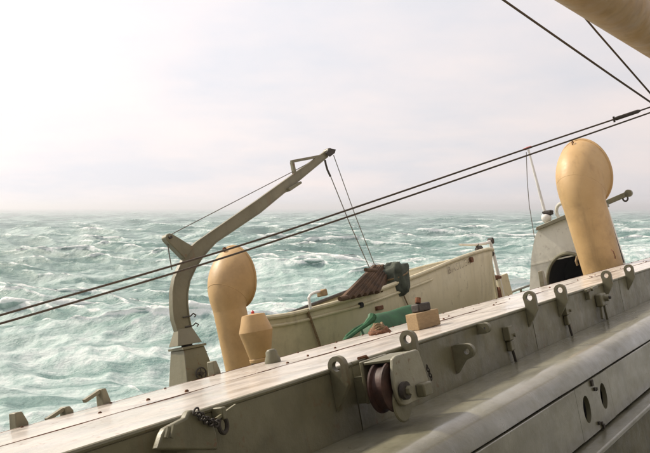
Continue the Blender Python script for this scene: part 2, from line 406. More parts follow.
# ---------------------------------------------------------------- hatch covers: a row of panels, their top seen almost edge on
TOP, YF, YB = -.52, 3.33, 4.92
joints = [-2.3, 1.45, 5.2, 8.95, 12.7, 16.45, 20.2, 23.95]
panel_labels = [
    'hatch panel at the lower edge, mostly out of the picture',
    'wet hatch panel nearest the camera with rows of rusty studs',
    'hatch panel with the rusty wheel in its housing on its side',
    'hatch panel right of the thin upright joint, with two tall padeyes',
    'hatch panel in front of the big right-hand cowl ventilator\'s foot',
    'hatch panel at the far right end beyond the cowl ventilator',
    'last hatch panel beyond the right edge, farthest along the row']
# padeye: a round eye on a knee plate that stands out from the face and tapers back into it
def padeye_mesh(name, r=.070, hole=.035, th=.045):
    yc = -.064
    poly = [(yc + r * math.cos(t), r * math.sin(t)) for t in np.linspace(R(-5), R(185), 20)] + [(yc - r, -.13), (-.012, -.31), (-.002, -.31), (-.002, -.06)]
    o, h = holed(poly, (yc, 0), hole, 48)
    return make_mesh(name, MB().plate_hole([(-th / 2, y, z) for y, z in o], [(-th / 2, y, z) for y, z in h], (th, 0, 0)), M['grey'])
PADEYE = padeye_mesh('padeye')
STUD = make_mesh('stud', MB().lathe([(.016, 0), (.015, .012), (.008, .02)], n=7), M['rust'])
panels = []
def panel_of(x):
    for i in range(len(joints) - 1):
        if joints[i] <= x < joints[i + 1]: return panels[i]
for i in range(len(joints) - 1):
    x0, x1 = joints[i] + .008, joints[i + 1] - .008
    p = thing('hatch_cover_panel', ((x0 + x1) / 2, (YF + YB) / 2, -1.2), panel_labels[i], 'hatch cover', 'hatch cover panels in a row')
    panels.append(p)
    jz = random.uniform(-.003, .003)
    # a plate that is not quite flat
    mb = MB(); nx, ny = 26, 12; V = []; Fc = []
    for a in range(nx + 1):
        for b_ in range(ny + 1):
            x = x0 + (x1 - x0) * a / nx; y = YF + .004 + (YB - YF - .008) * b_ / ny
            e = min(a, nx - a, b_, ny - b_)
            z = TOP + jz + (0 if e == 0 else .010 * noise.noise(Vector((x * 1.7, y * 2.3, i))))
            V.append((x, y, z))
    for a in range(nx):
        for b_ in range(ny): q = a * (ny + 1) + b_; Fc.append((q, q + ny + 1, q + ny + 2, q + 1))
    n0 = len(V); ring = [a * (ny + 1) for a in range(nx + 1)] + [nx * (ny + 1) + b_ for b_ in range(1, ny + 1)] + [a * (ny + 1) + ny for a in range(nx - 1, -1, -1)] + [b_ for b_ in range(ny - 1, 0, -1)]
    V += [(V[q][0], V[q][1], TOP - .03) for q in ring]
    for a in range(len(ring)): b_ = (a + 1) % len(ring); Fc.append((ring[a], n0 + a, n0 + b_, ring[b_]))
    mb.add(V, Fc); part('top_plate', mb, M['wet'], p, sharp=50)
    part('side_plate', MB().box((x0, YF, -1.35), (x1, YF + .025, TOP - .031)), M['grey'], p)
    part('side_plate', MB().box((x0, YB - .025, -1.35), (x1, YB, TOP - .031)), M['grey'], p)
    part('end_plate', MB().box((x0 + .001, YF + .026, -1.35), (x0 + .02, YB - .026, TOP - .031)), M['grey'], p)
    part('end_plate', MB().box((x1 - .02, YF + .026, -1.35), (x1 - .001, YB - .026, TOP - .031)), M['grey'], p)
    # rounded nosing along the front top edge, rusty weld bead and studs on top
    part('edge_bead', MB().tube([(x0, YF + .006, TOP - .014), ((x0 + x1) / 2, YF + .004, TOP - .012), (x1, YF + .006, TOP - .014)], .017, 8), M['grey'], p)
    wp = [(x, 4.2 + .006 * noise.noise(Vector((x * 3, 0, 0))), TOP + .002) for x in np.linspace(x0, x1, 24)]
    part('weld_bead', MB().tube(wp, .0045, 5), M['rust'], p)
    part('back_bead', MB().tube([(x0, YB - .03, TOP + .002), (x1, YB - .03, TOP + .001)], .003, 5), M['rust'], p)
    x = x0 + .14
    while x < x1 - .1:
        if random.random() < .6: spot('stud', STUD, (x + random.uniform(-.05, .05), random.choice((4.27, 4.40, 4.40)) + random.uniform(-.02, .02), TOP - .002), p, (0, 0, random.random()), (random.uniform(.6, 1.1),) * 3)
        x += random.uniform(.26, .5)
    for k_ in range(6):
        spot('stud', STUD, (x0 + .3 + k_ * .62 + random.uniform(-.1, .1), YB - .06, TOP - .002), p, (0, 0, 0), (.7, .7, .7))

for px, py in ((338.5, 366), (409, 339), (530, 297.5), (560.5, 290), (606.5, 275.5), (629, 269)):
    q = at(px, py, Y=YF - .07); spot('padeye', PADEYE, (q[0], YF - .002, q[2]), panel_of(q[0]))
# the far edge carries the same row of lugs, seen from behind
def far_lug(px, py, w, h, arm):
    q = at(px, py, Y=YB); x = q[0]; p = panel_of(x)
    mb = MB().prism([(x - w * .62, YB + .002, TOP - .3), (x + w * .62, YB + .002, TOP - .3), (x + w * .62, YB + .002, TOP + .02), (x + w * .25, YB + .002, TOP + h), (x - w * .3, YB + .002, TOP + h)], (0, .075, 0))
    o = part('stop_lug', mb, M['davit'], p, bev=.008)
    if arm:
        part('latch', MB().bar((x - .02, YB + .04, TOP + h - .015), (x - arm, YB + .06, TOP + h - .06), .04, .025), M['davit'], o)
far_lug(217, 372, .085, .115, 0); far_lug(106.5, 402, .075, .115, .15); far_lug(69, 411, .07, .055, .15); far_lug(22, 430, .10, .10, 0); far_lug(546, 286, .16, .26, 0)

# hinged plate and fittings on the face of the panels
def plate_on_face(px_poly, Yp, th, mat, name, parent, hole=None, bev=.006):
    P2 = [at(a, b, Y=Yp) for a, b in px_poly]
    if hole:
        c = at(hole[0], hole[1], Y=Yp); o, h = holed([(p[0], p[2]) for p in P2], (c[0], c[2]), hole[2], 40)
        mb = MB().plate_hole([(x, Yp, z) for x, z in o], [(x, Yp, z) for x, z in h], (0, th, 0))
    else: mb = MB().prism(P2, (0, th, 0))
    return part(name, mb, mat, parent, bev=bev)
pA, pB, pC, pD = panels[1], panels[2], panels[3], panels[4]
def knee(px, py, poly, hole, name, p, th=.045):
    """a lug standing out from the face at a pixel; poly and hole in (outward, up) metres"""
    q = at(px, py, Y=YF); o, h = holed([(YF - .001 - a, q[2] + b) for a, b in poly], (YF - hole[0], q[2] + hole[1]), hole[2], 44)
    return part(name, MB().plate_hole([(q[0] - th / 2, y, z) for y, z in o], [(q[0] - th / 2, y, z) for y, z in h], (th, 0, 0)), M['grey'], p)
rd = [(.135 + .068 * math.cos(t), -.025 + .066 * math.sin(t)) for t in np.linspace(-1.5, 1.45, 12)]
tl_ = knee(453, 350, [(0, .035), (.0, -.21)] + [(.025, -.21), (.075, -.115)] + rd + [(.05, .045)], (.138, -.025, .026), 'towing_lug', pB, .05)
q = at(453, 350, Y=YF)
part('web', MB().prism([(q[0] + .026, YF - .001, q[2] + .03), (q[0] + .026, YF - .13, q[2] + .04), (q[0] + .16, YF - .001, q[2] + .035)], (0, 0, -.03)), M['grey'], tl_)
rd = [(.075 + .05 * math.cos(t), -.0 + .05 * math.sin(t)) for t in np.linspace(-1.5, 1.5, 10)]
knee(478, 329, [(0, .045), (0, -.05)] + rd, (.08, 0, .011), 'stop_lug', pB, .06)
def cleat(px, py, p, k=1.0):
    q = at(px, py, Y=YF - .05); x, z = q[0], q[2]
    o = part('cleat', MB().box((x - .06 * k, YF - .07, z - .02), (x + .05 * k, YF - .001, z + .12 * k)), M['grey'], p, bev=.008)
    part('hook', MB().box((x - .03 * k, YF - .055, z - .13 * k), (x + .07 * k, YF - .002, z - .022)), M['grey'], o, bev=.012)
    part('bolt', MB().lathe([(.02, 0), (.02, .022)], (x + .06 * k, YF - .09, z + .02), 'Y', 8), M['grey'], o)
    part('rod', MB().tube([(x + .03, YF - .035, z - .12 * k), (x + .05, YF - .04, z - .24 * k), (x + .055, YF - .04, -1.0)], .014, 7), M['dark'], o)
cleat(510.5, 338, pB); cleat(567, 313, pC, 1.1)
# the hinge gear at the right
hx = at(600, 296, Y=YF - .05)
hg = part('hinge', MB().box((hx[0] - .10, YF - .09, hx[2] - .14), (hx[0] + .16, YF - .001, hx[2] + .03)), M['grey'], pC, bev=.02)
part('pin', MB().lathe([(.045, 0), (.045, .05)], (hx[0] + .07, YF - .14, hx[2] - .04), 'Y', 14), M['grey'], hg)
part('nut', MB().lathe([(.02, 0), (.02, .03)], (hx[0] + .07, YF - .17, hx[2] - .04), 'Y', 6), M['dark'], hg)
part('strap', MB().bar((hx[0] - .05, YF - .05, hx[2] - .13), (hx[0] - .09, YF - .05, hx[2] - .30), .03, .05), M['grey'], hg, bev=.006)
part('strap', MB().bar((hx[0] + .12, YF - .05, hx[2] - .13), (hx[0] + .14, YF - .05, hx[2] - .33), .03, .06), M['grey'], hg, bev=.006)
tb = at(591, 291, Y=YF - .05)
tg = part('toggle', MB().bar((tb[0] - .22, YF - .05, tb[2] + .02), (tb[0] + .30, YF - .05, tb[2] + .035), .035, .035), M['grey'], pC, bev=.006)
part('toggle_bolt', MB().lathe([(.028, 0), (.028, .03)], (tb[0] - .02, YF - .09, tb[2] + .025), 'Y', 8), M['grey'], tg)
part('toggle_foot', MB().box((tb[0] - .14, YF - .06, tb[2] - .10), (tb[0] - .06, YF - .001, tb[2] + .0)), M['grey'], tg, bev=.008)
# the rusty lip at the joint left of the wheel
lx = at(365, 356, Y=YF - .01)[0]
part('lip', MB().tube([(lx - .10, YF - .012, TOP + .012), (lx, YF - .016, TOP + .012), (lx + .03, YF - .02, TOP - .02), (lx + .06, YF - .022, TOP - .16), (lx + .06, YF - .02, TOP - .30)], .012, 6), M['rust'], pB)

# running wheel and its housing
WY = 2.93
hub = at(401.5, 391, Y=WY)
wx, wz = hub[0], hub[2]
wheel = part('wheel', MB().lathe([(.05, .0), (.155, .0), (.172, .008), (.172, .022), (.150, .030), (.148, .095), (.172, .104), (.175, .118), (.16, .125), (.05, .125)], (wx + .0, WY + .045, wz + .035), 'Y', 40), M['wheel'], pB, sharp=25)
part('axle', MB().lathe([(.04, 0), (.04, .198)], (wx, WY + .035, wz), 'Y', 18), M['dark'], wheel)
fp = [(393.4, 359), (396, 355.8), (416.5, 349.3), (419, 351), (428.5, 379), (431.3, 391), (429.5, 394.5), (407, 405.5), (402.5, 405), (398, 397), (395, 387), (393.5, 375)]
hsg = plate_on_face(fp, WY, .03, M['plate'], 'wheel_housing', pB, bev=.008)
t1, t2, t3 = at(393.4, 359, Y=WY), at(418, 349.8, Y=WY), at(430, 388, Y=WY)
part('top_strap', MB().prism([t1 + A([0, .031, 0]), t2 + A([0, .031, 0]), t2 + A([0, .235, .0]), t1 + A([-.02, .235, 0])], (0, 0, -.02)), M['grey'], hsg, bev=.004)
part('side_strap', MB().prism([t2 + A([-.028, .031, -.03]), t3 + A([-.028, .031, 0]), t3 + A([-.028, YF - WY - .002, 0]), t2 + A([-.028, YF - WY - .002, -.03])], (.026, 0, 0)), M['grey'], hsg, bev=.005)
part('back_plate', MB().box((wx - .06, WY + .236, wz - .06), (wx + .30, WY + .262, t1[2] + .01)), M['grey'], hsg, bev=.006)
part('bearing_arm', MB().box((wx + .05, WY + .263, wz - .07), (wx + .26, YF - .002, wz + .12)), M['grey'], hsg)
hb_ = part('hub', MB().lathe([(.062, 0), (.062, .03), (.05, .045)], (hub[0], WY - .046, hub[2]), 'Y', 20), M['dark'], hsg)
part('hub_nut', MB().lathe([(.032, 0), (.032, .03)], (hub[0], WY - .078, hub[2]), 'Y', 6), M['grey'], hb_)
st = at(420.5, 389, Y=WY)
part('stop_block', MB().box((st[0] - .075, WY - .07, st[2] - .05), (st[0] + .055, WY - .001, st[2] + .045)), M['grey'], hsg, bev=.012)
fl = at(408, 408, Y=WY)
part('lower_flange', MB().lathe([(.12, 0), (.13, .008), (.13, .012), (.12, .018)], (fl[0] + .0, WY + .031, fl[2] + .035), 'Y', 26), M['grey'], hsg)
# chain of small links behind the housing
LINK = make_mesh('link', MB().tube([(.014 * math.cos(t), 0, .024 * math.sin(t)) for t in np.linspace(0, 2 * PI, 14)[:-1]], .0055, 6, closed=True), M['dark'])
for k_ in range(5):
    q = at(427 + k_ * 1.1, 367 + k_ * 2.8, Y=YF - .03); spot('link', LINK, q, pB, (0, R(15), R(90 * (k_ % 2))), (.8, .8, .8))

# bracket with a pointed top and a chain, low on the nearest panel
br = [(158, 450), (163, 434), (166.5, 428), (172, 425), (186.5, 417.5), (189, 411.5), (192.5, 409.3), (196, 411), (199, 416.5), (214, 424), (217, 434), (219, 450)]
brk = plate_on_face(br, YF - .16, .05, M['grey'], 'chain_bracket', pA, bev=.012)
q0 = at(190, 430, Y=YF - .11)
part('web', MB().box((q0[0] - .12, YF - .108, q0[2] - .10), (q0[0] + .10, YF - .001, q0[2] + .03)), M['grey'], brk)
for dx_ in (0, 5.5):
    a_, c_ = at(166 + dx_, 438, Y=YF - .18), at(168.5 + dx_, 427 - dx_ * .35, Y=YF - .18)
    part('rib', MB().tube([a_, (a_ + c_) / 2, c_], .011, 7), M['grey'], brk)
for k_ in range(9):
    t = k_ / 8; q = at(196 + 21 * t, 411.5 + 12 * t + 3 * math.sin(PI * t), Y=YF - .175)
    spot('link', LINK, q, brk, (R(90 * (k_ % 2)), R(60), 0))
q = at(223, 425, Y=YF - .06)
rg = part('shackle', MB().tube([(q[0] + .035 * math.cos(t), YF - .06, q[2] + .045 * math.sin(t)) for t in np.linspace(0, 2 * PI, 18)[:-1]], .013, 7, closed=True), M['dark'], pA)
part('eye_plate', MB().box((q[0] - .015, YF - .085, q[2] + .03), (q[0] + .02, YF - .001, q[2] + .10)), M['grey'], rg, bev=.006)
part('pin', MB().bar((q[0] - .06, YF - .07, q[2] + .045), (q[0] + .12, YF - .07, q[2] + .085), .016, .016), M['grey'], rg)

# things lying on the panels
q = at(273, 362.5, Z=TOP)
single('bollard_pin', MB().lathe([(.075, 0), (.07, .03), (.055, .06), (.052, .095), (.035, .115), (.01, .12)], (0, 0, 0) + A(q), n=14), M['grey'], q, 'small stubby pin on the wet hatch top below the mushroom ventilator', 'pin')
q = at(380.5, 333.5, Z=TOP)
mb = MB(); nu, nv = 18, 10; V = []; Fc = []
for a in range(nu):
    for c_ in range(nv + 1):
        t, f = 2 * PI * a / nu, PI / 2 * c_ / nv
        rr = 1 + .35 * noise.noise(Vector((math.cos(t) * 1.7, math.sin(t) * 1.7, f * 2)))
        V.append(q + A([.155 * rr * math.cos(t) * math.cos(f) - .02, .10 * rr * math.sin(t) * math.cos(f), .085 * rr * math.sin(f) - .003]))
for a in range(nu):
    for c_ in range(nv): i0, i1 = a * (nv + 1) + c_, ((a + 1) % nu) * (nv + 1) + c_; Fc.append((i0, i1, i1 + 1, i0 + 1))
mb.add(V, Fc)
rl = thing('rope_coil', q, 'rusty brown heap of old rope on the hatch left of the wooden block', 'rope')
part('heap', mb, M['rust'], rl, sharp=80)
for k_ in range(4):
    part('turn', MB().tube([q + A([(.11 - .018 * k_) * math.cos(t) - .02, (.07 - .01 * k_) * math.sin(t), .035 + .02 * k_ + .012 * math.sin(3 * t + k_)]) for t in np.linspace(0, 2 * PI, 22)[:-1]], .014, 6, closed=True), M['rope'], rl)
part('tail', MB().tube([q + A([-.10, -.02, .012]), q + A([-.17, -.06, .012]), q + A([-.23, -.08, .01])], .012, 6), M['rust'], rl)
q1, q2 = at(419.5, 330.5, Z=TOP), at(441, 324.5, Z=TOP)
d = q2 - q1; d /= np.linalg.norm(d); nrm_ = A([-d[1], d[0], 0])
wb = thing('wooden_block', (q1 + q2) / 2, 'pale wooden block with a dark iron lump on it, on the hatch', 'wooden block')
L_ = np.linalg.norm(q2 - q1)
part('block', MB().prism([q1 + A([0, 0, .002]), q2 + A([0, 0, .002]), q2 + nrm_ * .16 + A([.05, 0, .002]), q1 + nrm_ * .16 + A([.05, 0, .002])], (0, 0, .165)), M['block'], wb, bev=.008)
iz = A([0, 0, .168])
part('iron_lump', MB().prism([q1 + d * L_ * .30 + nrm_ * .04 + iz, q1 + d * L_ * .82 + nrm_ * .03 + iz, q1 + d * L_ * .80 + nrm_ * .13 + iz, q1 + d * L_ * .33 + nrm_ * .14 + iz], (.015, .01, .085)), M['dark'], wb, bev=.014)
part('iron_pin', MB().tube([q1 + d * L_ * .45 + nrm_ * .08 + A([0, 0, .26]), q1 + d * L_ * .5 + nrm_ * .08 + A([0, 0, .31])], .03, 8), M['rust'], wb)

# ---------------------------------------------------------------- rounded coaming below the panels
co = thing('hatch_coaming', (8, 2.9, DECK), 'rounded grey steel coaming in the foreground with two oval slots', 'hatch coaming')
shoulder = [(2.72 + .0 - .215 * math.sin(t), -1.215 + .215 * math.cos(t)) for t in np.linspace(0, PI / 2 * .93, 12)]
prof = [(3.325, -1.006)] + [(3.1, -1.004), (2.9, -1.001)] + shoulder + [(2.500, -1.19)]
def extrude_profile(mb, prof, x0, x1, n, th):
    V = []; Fc = []; m = len(prof)
    for a in range(n + 1):
        x = x0 + (x1 - x0) * a / n
        for k_, (y, z) in enumerate(prof): V.append((x, y + .004 * noise.noise(Vector((x * .9, k_ * .3, 2))), z + .005 * noise.noise(Vector((x * .8, k_ * .25, 0)))))
    for a in range(n):
        for k_ in range(m - 1): q = a * m + k_; Fc.append((q, q + m, q + m + 1, q + 1))
    return mb.add(V, Fc)
part('rounded_top', extrude_profile(MB(), prof, -2, 24, 70, .02), M['shoulder'], co, sharp=60)
# face plates below the seam; the second carries the slots
seam_x = at(590.5, 380, Y=2.48)[0]
def face_plate(xa, xb): part('face_plate', MB().box((xa, 2.487, -1.665), (xb, 2.53, -1.206)), M['shoulder'], co, bev=.006)
slot_c = [at(587.2, 409.5, Y=2.487), at(603.8, 396, Y=2.487)]
xs0, xs1, xs2, xs3 = slot_c[0][0] - .24, (slot_c[0][0] + slot_c[1][0]) / 2, slot_c[1][0] + .24, 16.0
face_plate(-2, xs0); face_plate(xs2, 11.9); face_plate(11.906, 20)
for (xa, xb), c_ in (((xs0, xs1), slot_c[0]), ((xs1, xs2), slot_c[1])):
    poly = [(xa, -1.665), (xb, -1.665), (xb, -1.206), (xa, -1.206)]; n_ = 48
    an = sorted([2 * PI * k_ / n_ for k_ in range(n_)])
    for x, y in poly:
        a_ = math.atan2(y - c_[2], x - c_[0]) % (2 * PI); kk = min(range(n_), key=lambda z: abs((an[z] - a_ + PI) % (2 * PI) - PI)); an[kk] = a_
    an.sort()
    o_ = [(c_[0] + radial(poly, (c_[0], c_[2]), a_) * math.cos(a_), 2.487, c_[2] + radial(poly, (c_[0], c_[2]), a_) * math.sin(a_)) for a_ in an]
    def ell(a_, w=.10, h=.122): r_ = 1 / math.sqrt((math.cos(a_) / w) ** 2 + (math.sin(a_) / h) ** 2); return (c_[0] + r_ * math.cos(a_), 2.487, c_[2] + r_ * math.sin(a_))
    part('slotted_plate', MB().plate_hole(o_, [ell(a_) for a_ in an], (0, .043, 0)), M['shoulder'], co)
part('inner_shade_web', MB().box((-2, 2.62, -1.9), (24, 2.64, -1.22)), M['black'], co)  # black sheet: the shade behind the slots put into the colour
part('ledge', MB().box((-2, 2.30, -1.74), (24, 2.66, -1.69)), M['shoulder'], co, bev=.012)
part('lower_web', MB().box((-2, 2.44, DECK + .002), (24, 2.46, -1.741)), M['grey'], co)
part('coaming_wall', MB().box((-2, 3.36, DECK + .002), (24, 3.40, -1.351)), M['grey'], co)
part('coaming_wall', MB().box((-2, 4.84, DECK + .002), (24, 4.88, -1.351)), M['grey'], co)
jx_ = at(589, 376, Y=2.48)[0]
for dx_, z_, w_, h_ in ((0, -1.235, .05, .06), (.05, -1.30, .035, .03), (.10, -1.31, .035, .03), (-.02, -1.60, .03, .03), (.06, -1.62, .03, .03), (.10, -1.655, .05, .04)):
    part('latch', MB().box((xs1 - .03 + dx_ - w_ / 2, 2.468, z_ - h_ / 2), (xs1 - .03 + dx_ + w_ / 2, 2.486, z_ + h_ / 2)), M['dark'], co, bev=.004)

# ---------------------------------------------------------------- cowl ventilators
def cowl_vent(x, y, zn, r0, r1, side, turn, lean, label, bolts):
    def skew(mb): mb.v = [(p[0], p[1] + lean * (p[2] - zv), p[2]) for p in mb.v]; return mb      # she stands a little out of true
    zv = zn - 1.4
    t = thing('cowl_ventilator', (x, y, DECK), label, 'ventilator', 'tan cowl ventilators')
    part('trunk', skew(MB().lathe([(r0 * .92, DECK + .002), (r0 * .95, (DECK + zn) / 2), (r0, zn)], (x, y, 0), n=48, cap=False)), M['tan'], t)
    part('base_ring', skew(MB().lathe([(r0 * 1.25, DECK + .003), (r0 * 1.25, DECK + .12), (r0 * 1.0, DECK + .14)], (x, y, 0), n=40, cap=False)), M['tan'], t)
    n, m = 48, 30; V = []; Fc = []; rim = []
    ct, st_ = math.cos(turn), math.sin(turn)
    for i in range(m + 1):
        f = PI / 2 * 1.04 * i / m; xf = f / R(94); s = xf ** 1.45
        r = r0 + (r1 - r0) * s; e = 1 + .0 * s
        px_, pz_ = r0, zn
        dc = A([-math.cos(f), math.sin(f)]); cx_, cz_ = px_ + dc[0] * r, pz_ + dc[1] * r
        for k_ in range(n):
            a = 2 * PI * k_ / n; u = r * math.cos(a); w = (r0 + (r - r0) * side) * math.sin(a)
            lx_, lz_ = cx_ + dc[0] * u, cz_ + dc[1] * u
            X_, Y_ = lx_ * ct - w * st_, lx_ * st_ + w * ct
            V.append((x + X_, y + Y_, lz_))
    for i in range(m):
        for k_ in range(n): Fc.append((i * n + k_, i * n + (k_ + 1) % n, (i + 1) * n + (k_ + 1) % n, (i + 1) * n + k_))
    V = skew(MB().add(V, [])).v
    c = part('cowl', MB().add(V, Fc), M['tan'], t, sharp=80)
    for i in (int(m * .45),): part('seam', MB().tube([V[i * n + k_] for k_ in range(n)], .003, 5, closed=True), M['tan'], c)
    part('rim', MB().tube([V[m * n + k_] for k_ in range(n)], r0 * .07, 8, closed=True), M['tan'], c)
    a = V[int(m * .93) * n]      # a lifting eye on the crown
    part('eye', MB().tube([(a[0] + .03 * ct * math.cos(q) * r0 * 4, a[1], a[2] + .02 + .035 * r0 * 3 * math.sin(q)) for q in np.linspace(0, 2 * PI, 14)[:-1]], .012, 6, closed=True), M['rust'], c)
    for bx, bz in bolts: part('handle', MB().tube([(x - r0 * .9, y - r0 * .9, bz), (x - r0 * 1.05, y - r0 * .95, bz + .05), (x - r0 * 1.0, y - r0 * .9, bz + .16), (x - r0 * .9, y - r0 * .8, bz + .2)], .012, 6), M['rust'], t)
    return t
v = at(239.5, 340, Y=6.4); cowl_vent(v[0], 6.4, .0, .195, .378, .62, R(-2), .05, 'smaller tan cowl ventilator between the davit and the boat', [])
v = at(599, 250, Y=5.4); cowl_vent(v[0], 5.4, .92, .475, .80, .46, R(-9), .085, 'large tan cowl ventilator at the right in front of the arched housing', [(0, -.35)])

# mushroom ventilator
v = at(259, 350, Y=5.6); vx = v[0]
def zat(px, py, Y=5.6): return at(px, py, Y=Y)[2]
z0, z1, z2, z3, z4 = zat(265, 352), zat(263, 346), zat(254, 314), zat(251, 313), zat(246, 311)
ov = thing('mushroom_ventilator', (vx, 5.6, DECK), 'short tan mushroom ventilator with a double-cone head beside the smaller cowl', 'ventilator')
zb, zm, zt = zat(262, 357.5), zat(257, 331), zat(256.5, 314)
part('stem', MB().lathe([(.105, DECK + .002), (.105, zb - .04)], (vx, 5.6, 0), n=24, cap=False), M['grey'], ov)
part('collar', MB().lathe([(.115, zb - .04), (.118, zb - .005), (.112, zb)], (vx, 5.6, 0), n=32), M['tan'], ov, bev=.005)
hd_ = part('head', MB().lathe([(.112, zb + .002), (.178, zm), (.176, zm + .008), (.120, zt), (.0, zt + .012)], (vx, 5.6, 0), n=32, cap=False), M['tan'], ov, sharp=20)
part('cap_nut', MB().lathe([(.016, zt + .005), (.018, zt + .03), (.006, zt + .045)], (vx, 5.6, 0), n=8), M['red'], hd_)

# ---------------------------------------------------------------- davit
dv_ = at(191, 380, Y=8.0); tip = at(328, 153, Y=7.2)
dh = A([tip[0] - dv_[0], tip[1] - dv_[1], 0]); dh /= np.linalg.norm(dh); dn = A([-dh[1], dh[0], 0])       # boom plane: dh and up
def dp(px, py, off=0.0):
    """point of the davit's own upright plane"""
    r = SH @ (c_fw + c_rt * (px - CX) / F - c_up * (py - CY) / F)
    return r * ((dv_ @ dn) / (r @ dn)) + dn * off
dav = thing('davit', (dv_[0], dv_[1], DECK), 'tall curved grey davit crane at the ship\'s side', 'davit')
outer = [(176, 331), (172.6, 320), (171.3, 308), (171.2, 292), (173.4, 279), (179.5, 265), (189.5, 248), (196, 242.3), (203, 237.5), (256, 201), (326, 150.8)]
inner = [(189.8, 329), (187.4, 317), (186, 305), (186.2, 293), (188.3, 281.5), (194.5, 268), (201.8, 257), (208, 250), (215, 242.5), (259, 213), (327, 156.8)]
def resample(P, n):
    P = A(P); s = np.concatenate([[0], np.cumsum(np.linalg.norm(np.diff(P, axis=0), axis=1))]); t = np.linspace(0, s[-1], n)
    return np.stack([np.interp(t, s, P[:, 0]), np.interp(t, s, P[:, 1])], 1)
mb = MB(); V = []; Fc = []
n_ = len(outer)
for (a_, c_) in zip(outer, inner):
    k_ = len(V) // 4 / (n_ - 1); wd = .075 - .03 * k_
    V += [dp(*a_, -wd / 2), dp(*c_, -wd / 2), dp(*c_, wd / 2), dp(*a_, wd / 2)]
for i in range(n_ - 1):
    for k_ in range(4): Fc.append((i * 4 + k_, i * 4 + (k_ + 1) % 4, i * 4 + 4 + (k_ + 1) % 4, i * 4 + 4 + k_))
Fc += [(0, 1, 2, 3), ((n_ - 1) * 4 + 3, (n_ - 1) * 4 + 2, (n_ - 1) * 4 + 1, (n_ - 1) * 4)]
boom = part('boom', mb.add(V, Fc), M['davit'], dav, bev=.008)
# flanges make the beam a welded box with proud edges
for P_ in (outer, inner):
    V = []; Fc = []
    for i, a_ in enumerate(P_):
        k_ = i / (n_ - 1); wd = .10 - .04 * k_; q = dp(*a_); nx_ = dp(*P_[min(i + 1, n_ - 1)]) - dp(*P_[max(i - 1, 0)]); nx_ /= np.linalg.norm(nx_); up_ = np.cross(nx_, dn) * .008
        V += [q - dn * wd / 2 - up_, q + dn * wd / 2 - up_, q + dn * wd / 2 + up_, q - dn * wd / 2 + up_]
    for i in range(n_ - 1):
        for k_ in range(4): Fc.append((i * 4 + k_, i * 4 + (k_ + 1) % 4, i * 4 + 4 + (k_ + 1) % 4, i * 4 + 4 + k_))
    Fc += [(0, 1, 2, 3), ((n_ - 1) * 4 + 3, (n_ - 1) * 4 + 2, (n_ - 1) * 4 + 1, (n_ - 1) * 4)]
    part('flange', MB().add(V, Fc), M['davit'], boom)
foot = MB(); V = []
for px_, py_, w_ in ((176, 330, .10), (189.8, 327, .10), (197.3, 342.5, .24), (173.3, 347, .24)): V += [dp(px_, py_, -w_ / 2), dp(px_, py_, w_ / 2)]
foot.add(V, [(0, 2, 4, 6), (1, 7, 5, 3), (0, 1, 3, 2), (2, 3, 5, 4), (4, 5, 7, 6), (6, 7, 1, 0)])
part('boom_foot', foot, M['davit'], dav, bev=.006)
nk = (dp(186.5, 344) + dp(188, 351)) / 2
part('slew_ring', MB().lathe([(.075, nk[2] - .06), (.075, nk[2] + .05)], (nk[0], nk[1], 0), n=20), M['dark'], dav)
zt_, zb_ = dp(186, 349)[2], DECK + .002
wt, wb2 = .165, .23
ped = MB(); V = []
zc_ = dp(190, 381)[2]
for z_, w_ in ((zt_, wt), (zc_, wb2), (zb_, wb2 + (zc_ - zb_) * .13)):
    for a_, b2 in ((-1, -1), (1, -1), (1, 1), (-1, 1)): V.append(A([nk[0], nk[1], z_]) + dh * a_ * w_ + dn * b2 * w_)
ped.add(V, [(3, 2, 1, 0)] + [(i * 4 + k_, i * 4 + (k_ + 1) % 4, i * 4 + 4 + (k_ + 1) % 4, i * 4 + 4 + k_) for i in range(2) for k_ in range(4)] + [(8, 9, 10, 11)])
pedo = part('pedestal', ped, M['davit'], dav, bev=.01)
part('pedestal_cap', MB().prism([A([nk[0], nk[1], zt_ + .002]) + dh * a_ * (wt + .02) + dn * b2 * (wt + .02) for a_, b2 in ((-1, -1), (1, -1), (1, 1), (-1, 1))], (0, 0, .03)), M['davit'], pedo)
hwc = dp(190.5, 374.5) - dn * (wb2 + .03)
hw = part('handwheel', MB().tube([hwc + dh * .078 * math.cos(t) + A([0, 0, .078 * math.sin(t)]) for t in np.linspace(0, 2 * PI, 26)[:-1]], .011, 7, closed=True), M['dark'], dav)
part('spokes', MB().tube([hwc + dh * .078, hwc - dh * .078], .007, 6).tube([hwc + A([0, 0, .078]), hwc - A([0, 0, .078])], .007, 6), M['dark'], hw)
part('hub', MB().tube([hwc - dn * .02, hwc + dn * .05], .026, 10), M['dark'], hw)
for py_, px_ in ((353, 199), (367, 203), (316.5, 188.5), (326, 191)):
    q = dp(px_, py_) - dn * .05
    part('cleat', MB().tube([q - dh * .12, q, q + dh * .05 + A([0, 0, .03]), q + dh * .09 + A([0, 0, .0]), q + dh * .06 - A([0, 0, .02])], .010, 6), M['dark'], dav)
arm = MB().prism([dp(*p_, -.06) for p_ in ((183, 259.5), (164.8, 241.2), (163.3, 238), (164.5, 235.2), (167.5, 233.9), (170.3, 234.6), (191.5, 247.5))], dn * .12)
armo = part('back_arm', arm, M['davit'], dav, bev=.01)
part('pin', MB().tube([dp(167.3, 238.2, -.10), dp(167.3, 238.2, .10)], .022, 12), M['dark'], armo)
part('wire', MB().tube([dp(167, 240), dp(169.5, 256), dp(172, 270)], .008, 6), M['thin'], dav)
part('span_wire', MB().tube([dp(168, 236), dp(230, 204), dp(294, 171), dp(318, 158)], .0065, 6), M['thin'], dav)
